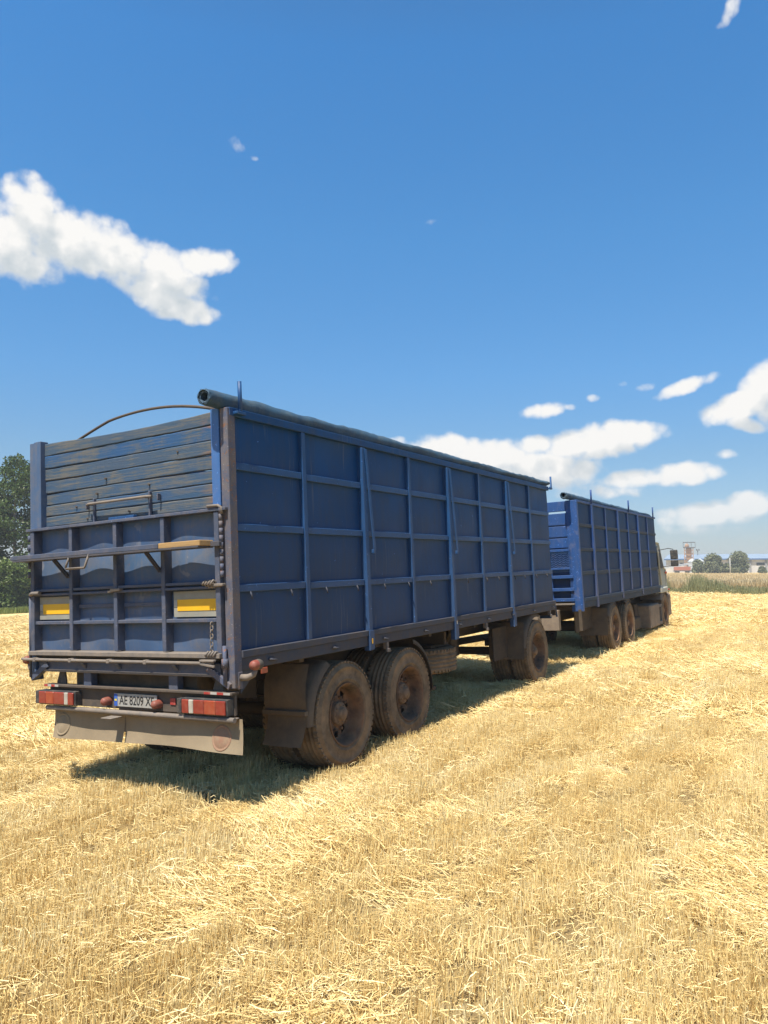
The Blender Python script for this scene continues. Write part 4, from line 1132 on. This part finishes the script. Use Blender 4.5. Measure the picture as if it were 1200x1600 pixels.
# ================================================================== PLANTS
def leaf_material(name, dark, light, transl=.3):
    return straw_material(name, [dark, tuple((a+b)/2 for a, b in zip(dark, light)), light], transl, .025)
LEAF = leaf_material('tree_leaf', (.026,.054,.012), (.08,.125,.03))
LEAF2 = leaf_material('hedge_leaf', (.065,.105,.02), (.16,.215,.05))
LEAF3 = leaf_material('far_leaf', (.11,.13,.065), (.23,.24,.13))
WEED = leaf_material('weed_leaf', (.165,.18,.085), (.36,.345,.185))
GRASS = leaf_material('grass_leaf', (.13,.17,.035), (.26,.29,.085))
WHEAT = straw_material('ripe_wheat', [(.40,.295,.15), (.53,.41,.225), (.60,.49,.30)], .2)
M['bark'] = worn('bark', (.13,.10,.075), (.19,.155,.12), dust=.2, rough=.95, scale=6, bump=.6)
def leaf_mesh(name, centres, leaf, mat, seed, flat=.0):
    """many leaf-sized faces round clump centres (x, y, z, radius, count)"""
    rs = np.random.RandomState(seed); V = []; tone = []
    for (cx_, cy_, cz_, rr, n) in centres:
        d = rs.normal(size=(n, 3)); d /= np.linalg.norm(d, axis=1)[:, None]
        p = d*(rr*rs.rand(n, 1)**.45)*np.array([1, 1, .75])+np.array([cx_, cy_, cz_])
        nn = rs.normal(size=(n, 3))+d*.6+np.array([0, 0, .5]); nn /= np.linalg.norm(nn, axis=1)[:, None]
        t = np.cross(nn, rs.normal(size=(n, 3))); t /= np.linalg.norm(t, axis=1)[:, None]
        b = np.cross(nn, t); s_ = leaf*rs.uniform(.6, 1.4, (n, 1))
        q4 = np.stack([p-t*s_*.5, p+b*s_*.28, p+t*s_*.5, p-b*s_*.28], 1)
        V.append(q4.reshape(-1, 3)); tone.append(np.clip(rs.normal(.5, .2, n)+rs.normal(0, .12), 0, 1))
    V = np.concatenate(V); tone = np.concatenate(tone); n = len(tone)
    me = bpy.data.meshes.new(name)
    me.vertices.add(len(V)); me.vertices.foreach_set('co', V.astype('f').ravel())
    me.loops.add(n*4); me.loops.foreach_set('vertex_index', np.arange(n*4, dtype='i'))
    me.polygons.add(n); me.polygons.foreach_set('loop_start', np.arange(0, n*4, 4, dtype='i')); me.polygons.foreach_set('loop_total', np.full(n, 4, dtype='i'))
    me.update(calc_edges=True)
    at = me.attributes.new('tone', 'FLOAT', 'FACE'); at.data.foreach_set('value', tone.astype('f'))
    me.materials.append(mat); return me
def make_tree(name, loc, H, Rr, seed, leaf=.28, nclump=70, per=130, base=.22, mat=None, limbs=9):
    q = random.Random(seed); root = empty(name, loc)
    mb = MB(); top = Vector((q.uniform(-.4, .4), q.uniform(-.4, .4), H*.86))
    r0 = H*.016
    trunk = [Vector((0, 0, -.3)), Vector((q.uniform(-.1, .1), q.uniform(-.1, .1), H*.25)), Vector((q.uniform(-.3, .3), q.uniform(-.3, .3), H*.55)), top]
    mb.tube(trunk, [r0, r0*.8, r0*.5, r0*.12], 8)
    cs = []
    for k in range(limbs):
        t = base+(.85-base)*k/limbs; a = k*2.4+q.uniform(-.4, .4)
        s0 = Vector((trunk[1]*(1-t)+trunk[2]*t)); s0.z = H*t
        L = Rr*q.uniform(.7, 1.05)*math.sin(PI*min(1, .25+t*.75))
        e = s0+Vector((math.cos(a)*L, math.sin(a)*L, L*q.uniform(.35, .8)))
        m_ = (s0+e)/2+Vector((0, 0, -.08*L))
        mb.tube([s0, m_, e], [r0*.38, r0*.25, r0*.08], 6)
        for s_ in (.55, .8, 1.0):
            c = s0.lerp(e, s_); cs.append((c.x+q.gauss(0, .3), c.y+q.gauss(0, .3), c.z+q.gauss(0, .3), Rr*q.uniform(.22, .36), per))
    while len(cs) < nclump:
        a = q.uniform(0, 6.28); t = q.uniform(base, 1.0)
        prof_ = math.sin(PI*min(1, .18+.8*t))**.7
        rr = Rr*prof_*math.sqrt(q.uniform(.25, 1))
        cs.append((math.cos(a)*rr, math.sin(a)*rr, H*t-.25*Rr*.3, Rr*q.uniform(.16, .34), int(per*q.uniform(.5, 1.1))))
    mb.build('trunk', M['bark'], root)
    link('crown', leaf_mesh('crown', cs, leaf, mat or LEAF, seed), root)
    return root
def copy_tree(src, loc, rot, s_):
    r_ = src.copy(); COL.objects.link(r_); r_.location = loc; r_.rotation_euler = (0, 0, rot); r_.scale = (s_, s_, s_)
    for ch in src.children:
        c = ch.copy(); COL.objects.link(c); c.parent = r_
    return r_
GT = 'trees in the shelter belt behind the stubble'
D0 = 92
t0 = make_tree('shelter_tree', ground_at(22, 940, D0), 17.0, 4.4, 21, .34, 135, 160, .2)
tag(t0, 'tall dark green tree standing behind the hedge, left of the trailer tailgate', 'tree', GT)
t1 = make_tree('shelter_tree', ground_at(-48, 940, D0+2), 16.6, 4.2, 22, .34, 125, 160, .2)
tag(t1, 'tall leafy tree cut by the left picture edge behind the hedge', 'tree', GT)
for k, (px, dd, s_, rt_, lab) in enumerate([(-130, 2, 1.02, 1.0, 'shelter belt tree second out beyond the left picture edge'), (-215, 4, .95, 2.2, 'shelter belt tree third out beyond the left picture edge'), (100, 3, .93, 3.1, 'shelter belt tree just hidden behind the left side of the trailer tailgate'), (180, 2, .9, 4.0, 'shelter belt tree hidden behind the middle of the trailer tailgate'), (265, 4, .88, 5.2, 'shelter belt tree hidden behind the rear right corner of the trailer')]):
    o = copy_tree(t1 if k % 2 else t0, ground_at(px, 940, D0+dd), rt_, s_); tag(o, lab, 'tree', GT)
# hedge of bushes in front of the trees
def bush(name, loc, sx_, sy_, sz_, seed, leaf, n, per, mat):
    q = random.Random(seed); cs = []
    for _ in range(n):
        a = q.uniform(0, 6.28); rr = math.sqrt(q.random()); t = q.random()
        k = math.sqrt(max(0, 1-t*t*.85))
        cs.append((math.cos(a)*rr*sx_*k, math.sin(a)*rr*sy_*k, sz_*(.08+.82*t), sz_*q.uniform(.14, .26), int(per*q.uniform(.6, 1.2))))
    root = empty(name, loc)
    st_ = MB()
    for _ in range(6):
        a = q.uniform(0, 6.28); st_.tube([(math.cos(a)*.1, math.sin(a)*.1, -.1), (math.cos(a)*sx_*.3, math.sin(a)*sy_*.3, sz_*.4), (math.cos(a)*sx_*.5, math.sin(a)*sy_*.5, sz_*.75)], [.05, .035, .015], 5)
    st_.build('stem', M['bark'], root)
    link('foliage', leaf_mesh('foliage', cs, leaf, mat, seed), root); return root
D1 = 86
GB = 'bushes along the foot of the shelter belt'
b0 = bush('hedge_bush', ground_at(4, 940, D1), 2.3, 1.6, 5.4, 31, .26, 90, 170, LEAF2)
tag(b0, 'light green bush at the foot of the trees on the left picture edge', 'bush', GB)
b1 = bush('hedge_bush', ground_at(46, 940, D1+1), 2.4, 1.6, 5.0, 32, .26, 90, 170, LEAF2)
tag(b1, 'light green bush beside the left edge of the trailer tailgate', 'bush', GB)
for k, (px, lab) in enumerate([(-55, 'light green hedge bush first out beyond the left picture edge'), (-110, 'light green hedge bush second out beyond the left picture edge'), (105, 'light green hedge bush hidden behind the left half of the tailgate'), (165, 'light green hedge bush hidden behind the right half of the tailgate'), (230, 'light green hedge bush hidden behind the trailer corner post')]):
    o = copy_tree(b0 if k % 2 else b1, ground_at(px, 940, D1+.5), 1.3*k+1, .96); tag(o, lab, 'bush', GB)
def blades(name, spots, h, w, mat, seed, per=3, head=False):
    rs = np.random.RandomState(seed); V = []; tone = []
    for (x, y, z, hs) in spots:
        for _ in range(per):
            a = rs.uniform(0, 6.28); hh = h*hs*rs.uniform(.6, 1.15); l = rs.normal(0, .18, 2)*hh
            dx, dy = math.cos(a)*w/2, math.sin(a)*w/2; ox, oy = rs.normal(0, .12, 2)
            X, Y = x+ox, y+oy
            V += [(X-dx, Y-dy, z-.05), (X+dx, Y+dy, z-.05), (X+dx*.5+l[0], Y+dy*.5+l[1], z+hh), (X-dx*.5+l[0], Y-dy*.5+l[1], z+hh)]
            tone.append(min(1, max(0, rs.normal(.5, .22))))
    n = len(tone); me = bpy.data.meshes.new(name); me.from_pydata(V, [], [(4*i, 4*i+1, 4*i+2, 4*i+3) for i in range(n)])
    at = me.attributes.new('tone', 'FLOAT', 'FACE'); at.data.foreach_set('value', tone); me.materials.append(mat); me.update()
    return link(name, me)
q = random.Random(5); sp = []
for _ in range(2600):
    p = ground_at(q.uniform(-260, 330), 940, q.uniform(79.5, 85)); sp.append((p.x, p.y, p.z, 1))
g1 = blades('grass_strip', sp, .55, .09, GRASS, 3, 4); g1['kind'] = 'stuff'
# weeds and standing crop along the far edge of the stubble on the right
sp = []; cs = []
for _ in range(1500):
    px = q.uniform(960, 1480); d_ = 50.5+q.gauss(0, .8)
    p = ground_at(px, 900, d_); v = nzA(px*.035, 3.3)
    sp.append((p.x, p.y, p.z, .28+1.0*v**2.5))
w1 = blades('weeds', sp, 1.30, .028, WEED, 4, 6); w1['kind'] = 'stuff'
cs = []
for _ in range(260):
    px = q.uniform(960, 1480); d_ = 50.5+q.gauss(0, .6); p = ground_at(px, 900, d_); v = nzA(px*.035, 3.3)
    h_ = .28+1.0*v**2.5
    cs.append((p.x, p.y, p.z+h_*q.uniform(.15, .8), .20, 14))
w2 = link('weed_leaves', leaf_mesh('weed_leaves', cs, .10, WEED, 9)); w2['kind'] = 'stuff'
sp = []
for _ in range(15000):
    t = q.random(); d_ = 52+t*t*95
    p = ground_at(q.uniform(930, 1560), 900, d_); sp.append((p.x, p.y, p.z, 1))
w3 = blades('standing_wheat', sp, .78, .06, WHEAT, 6, 5); w3['kind'] = 'stuff'

q = random.Random(21); cs = []
for _ in range(7):
    r_, a = q.uniform(5.5, 14), YAW+q.uniform(-.5, .35); x, y = CAM.x+r_*math.cos(a), CAM.y+r_*math.sin(a)
    if 0 < (RTi @ Vector((x, y, 0))).y < 3: continue
    for k in range(3): cs.append((x+q.gauss(0, .02), y+q.gauss(0, .02), ground_z(x, y)+.05+.02*k, .02, 7))
w4 = link('green_sprouts', leaf_mesh('green_sprouts', cs, .024, LEAF2, 12)); w4['kind'] = 'stuff'

# ================================================================== FAR BUILDINGS
def far_place(px, dist):
    p = ground_at(px, 890, dist); d = Vector((p.x-CAM.x, p.y-CAM.y, 0)).normalized()
    return p, d
M['wh_wall'] = worn('warehouse_wall', (.50,.48,.45), (.44,.42,.40), dust=.2, rough=.8, scale=.3, bump=0)
M['wh_roof'] = worn('warehouse_roof_sheet', (.24,.30,.38), (.22,.28,.35), dust=.15, rough=.5, scale=.3, bump=0)
M['wh_col'] = worn('warehouse_column', (.24,.24,.25), None, dust=.2, rough=.8, scale=.5, bump=0)
M['silo'] = worn('silo_steel', (.46,.48,.48), (.40,.42,.42), dust=.15, rough=.5, scale=.5, bump=0)
M['brick_tower'] = worn('tower_brown', (.40,.26,.18), (.34,.22,.15), dust=.2, rough=.85, scale=.4, bump=0)
M['dark_steel'] = worn('dark_steel', (.10,.09,.085), None, dust=.2, rough=.8, scale=.5, bump=0)
M['rust_wall'] = worn('rust_red_wall', (.36,.13,.085), (.30,.11,.07), dust=.15, rough=.8, scale=.4, bump=0)
M['concrete'] = worn('pole_concrete', (.50,.48,.44), None, dust=.2, rough=.9, scale=1, bump=0)
DB = 300.0; m_px = DB/F_PX
def frame_at(px, dist, name):
    p, d = far_place(px, dist); e = empty(name, p); e.rotation_euler = (0, 0, math.atan2(d.y, d.x)-PI/2)   # local y away from camera, x to the right
    return e
# long warehouse
wh = frame_at(1240, DB, 'warehouse')
tag(wh, 'long pale warehouse with blue eaves behind the crop on the right', 'warehouse')
x0, x1 = -165*m_px, 180*m_px
MB().box(x0, x1, 0, 22, -1, 4.9, .02).build('wall', M['wh_wall'], wh)
r_ = MB(); r_.add([(x0-.6, -.9, 4.7), (x1+.6, -.9, 4.7), (x1+.6, 11, 6.5), (x0-.6, 11, 6.5), (x1+.6, 23, 4.7), (x0-.6, 23, 4.7), (x0-.6, -.9, 5.1), (x1+.6, -.9, 5.1), (x1+.6, 11, 6.9), (x0-.6, 11, 6.9), (x1+.6, 23, 5.1), (x0-.6, 23, 5.1)],
   [(0,1,2,3), (3,2,4,5), (6,9,8,7), (9,11,10,8), (0,6,7,1), (5,4,10,11), (0,3,9,6), (3,5,11,9), (1,7,8,2), (2,8,10,4)])
ro = r_.build('roof', M['wh_roof'], wh); fix_normals(ro)
M['fascia'] = worn('blue_fascia', (.07,.13,.26), None, dust=.1, rough=.6, scale=.3, bump=0)
MB().box(x0-.6, x1+.6, -1.0, -.905, 4.62, 5.12, .02).build('fascia', M['fascia'], wh)
k = x0+3
while k < x1:
    MB().box(k-.35, k+.35, -.35, -.004, -1, 4.65, .02).build('column', M['wh_col'], wh); k += 20*m_px
k = x0+5
while k < x1-4:
    MB().box(k, k+2.6, -.06, -.003, 2.6, 3.6, .01).build('window', M['glass'], wh); k += 20*m_px
# silos
for i, (px, lab) in enumerate([(1082, 'pale steel silo at the foot of the lattice tower'), (1094, 'pale steel silo next to the far bush, right of the tower')]):
    s_ = frame_at(px, DB-18+i*4, 'silo'); tag(s_, lab, 'silo', 'steel silos by the tower')
    MB().lathe([(1.55, -1), (1.55, 3.9)], 24, 'z').build('shell', M['silo'], s_)
    MB().lathe([(1.62, 3.88), (.9, 4.5), (.25, 4.9), (.0, 4.95)], 24, 'z').build('roof', M['silo'], s_)
    rb_ = MB()
    for z in (.6, 1.4, 2.2, 3.0, 3.7): rb_.lathe([(1.56, z-.05), (1.61, z), (1.56, z+.05)], 24, 'z')
    rb_.build('hoop', M['wh_col'], s_)
# grain elevator tower
tw = frame_at(1077, DB-5, 'elevator_tower'); tag(tw, 'brown lattice grain elevator tower with railed platform on top', 'tower')
h_ = 9.0; a_ = 1.45
for (sx_, sy_) in ((-1, -1), (1, -1), (-1, 1), (1, 1)):
    MB().box(sx_*a_-.14, sx_*a_+.14, sy_*a_-.14, sy_*a_+.14, -1, h_, .01).build('leg', M['brick_tower'], tw)
for z in (1.2, 2.6, 4.0, 5.4, 6.8, 8.2):
    br = MB()
    for sy_ in (-1, 1):
        br.bar((-a_, sy_*a_, z), (a_, sy_*a_, z), .12, .12); br.bar((sy_*a_, -a_, z), (sy_*a_, a_, z), .12, .12)
        br.bar((-a_, sy_*a_*1.05, z-1.3), (a_, sy_*a_*1.05, z-.1), .1, .1); br.bar((a_, sy_*a_*1.1, z-1.3), (-a_, sy_*a_*1.1, z-.1), .1, .1)
    br.build('brace', M['brick_tower'], tw)
MB().box(-.95, .95, -.8, .8, -1, 8.9, .02).build('leg_casing', M['brick_tower'], tw)
MB().box(-1.9, 2.3, -1.8, 1.8, h_, h_+.18, .02).build('platform', M['dark_steel'], tw)
rl_ = MB()
for x in (-1.8, -.5, .9, 2.2):
    for y in (-1.7, 1.7): rl_.box(x-.06, x+.06, y-.06, y+.06, h_+.18, h_+1.9, .01)
for y in (-1.7, 1.7): rl_.box(-1.9, 2.3, y-.07, y+.07, h_+1.9, h_+2.05, .01)
rl_.build('railing', M['dark_steel'], tw)
MB().lathe([(.7, 0), (.8, .5), (.55, 1.2), (.0, 1.5)], 12, 'z', (-.6, 0, h_+.18)).build('elevator_head', M['brick_tower'], tw)
# low brown building and red wagon left of the tower
lb = frame_at(1064, DB+6, 'hopper_house'); tag(lb, 'low brownish house with a stepped roof just left of the tower', 'building')
MB().box(-2.2, 2.0, 0, 4, -1, 3.4, .02).build('wall', M['brick_tower'], lb)
MB().box(-1.2, 1.2, .4, 3.6, 3.4, 5.3, .02).build('upper_house', M['brick_tower'], lb)
MB().prism([(-1.5, 5.3), (1.5, 5.3), (0, 6.1)], .2, 3.8).build('roof', M['silo'], lb)
rw_ = frame_at(1066, DB-30, 'freight_wagon'); tag(rw_, 'rust red freight wagon in front of the tower foot', 'wagon')
MB().box(-2.6, 2.6, 0, 2.2, .9, 2.1, .03).build('body', M['rust_wall'], rw_)
MB().box(-2.7, 2.7, -.05, 2.25, .6, .88, .02).build('underframe', M['dark_steel'], rw_)
for x in (-1.9, -1.2, 1.2, 1.9):
    MB().lathe([(.0, -.06), (.36, -.05), (.40, .0), (.40, .08)], 14, 'y', (x, .12, .38)).build('wheel', M['dark_steel'], rw_)
cv = frame_at(1056, DB-26, 'grain_conveyor'); tag(cv, 'pale inclined grain conveyor left of the red wagon', 'conveyor')
MB().bar((-4.5, 0, 1.4), (5, 0, 3.1), .6, .35).bar((-4.5, -.32, 1.75), (5, -.32, 3.45), .05, .3).build('trough', M['silo'], cv)
for x, z in ((-3.5, 1.5), (0, 2.1), (3.8, 2.8)):
    MB().bar((x-.5, 0, -.6), (x, 0, z), .12, .12).bar((x+.5, 0, -.6), (x, 0, z), .12, .12).build('trestle', M['dark_steel'], cv)
# poles
pl1 = frame_at(1141, DB-60, 'utility_pole'); tag(pl1, 'slim pale concrete utility pole between the two round bushes', 'pole')
MB().tube([(0, 0, -.6), (0, 0, 4.6)], [.16, .11], 8).build('post', M['concrete'], pl1)
MB().box(-.7, .7, -.06, .06, 4.2, 4.32, .01).build('crossarm', M['dark_steel'], pl1)
ms = frame_at(1091, DB+10, 'lamp_mast'); tag(ms, 'thin dark mast with a cluster of lamps above the silo roof', 'mast')
MB().tube([(0, 0, -1), (0, 0, 8.8)], [.16, .1], 6).build('post', M['dark_steel'], ms)
for k in range(3): MB().box(-.55+k*.42, -.2+k*.42, -.2, .2, 8.3-.5*(k % 2), 8.9-.5*(k % 2), .02).build('lamp', M['dark_steel'], ms)
# round bushes before the warehouse
GF = 'round bushes in front of the warehouse'
for (px, wpx, hpx, dd, seed, lab) in [(1115, 24, 27, -45, 51, 'round dusty green bush left of the utility pole'), (1154, 27, 30, -45, 52, 'largest round dusty green bush right of the utility pole'), (1091, 14, 19, -40, 53, 'small dark bush against the silos'), (1133, 14, 13, -42, 54, 'low bush filling the gap beside the utility pole'), (1191, 10, 9, -40, 55, 'smallest low bush by the right picture edge')]:
    p, _ = far_place(px, DB+dd); k = (DB+dd)/F_PX
    o = bush('round_bush', p, wpx*k*.5, wpx*k*.45, hpx*k*1.02, seed, .60, 70, 110, LEAF3); tag(o, lab, 'bush', GF)

# ------------------------------------------------------------------ haze
hm = bpy.data.materials.new('haze_air'); hm.use_nodes = True
g = NG(hm.node_tree); g.n.clear()
out = g.new('ShaderNodeOutputMaterial'); pv = g.new('ShaderNodeVolumePrincipled')
pv.inputs['Color'].default_value = (.90, .93, .96, 1); pv.inputs['Density'].default_value = HAZE; pv.inputs['Anisotropy'].default_value = .2
g.l.new(pv.outputs[0], out.inputs['Volume'])
zlo = min(v.co.z for v in fld.data.vertices)-1.0
hb = MB().box(CAM.x-1600, CAM.x+1600, CAM.y-1600, CAM.y+1600, zlo, 16.5, .01).build('haze', hm); hb['kind'] = 'stuff'
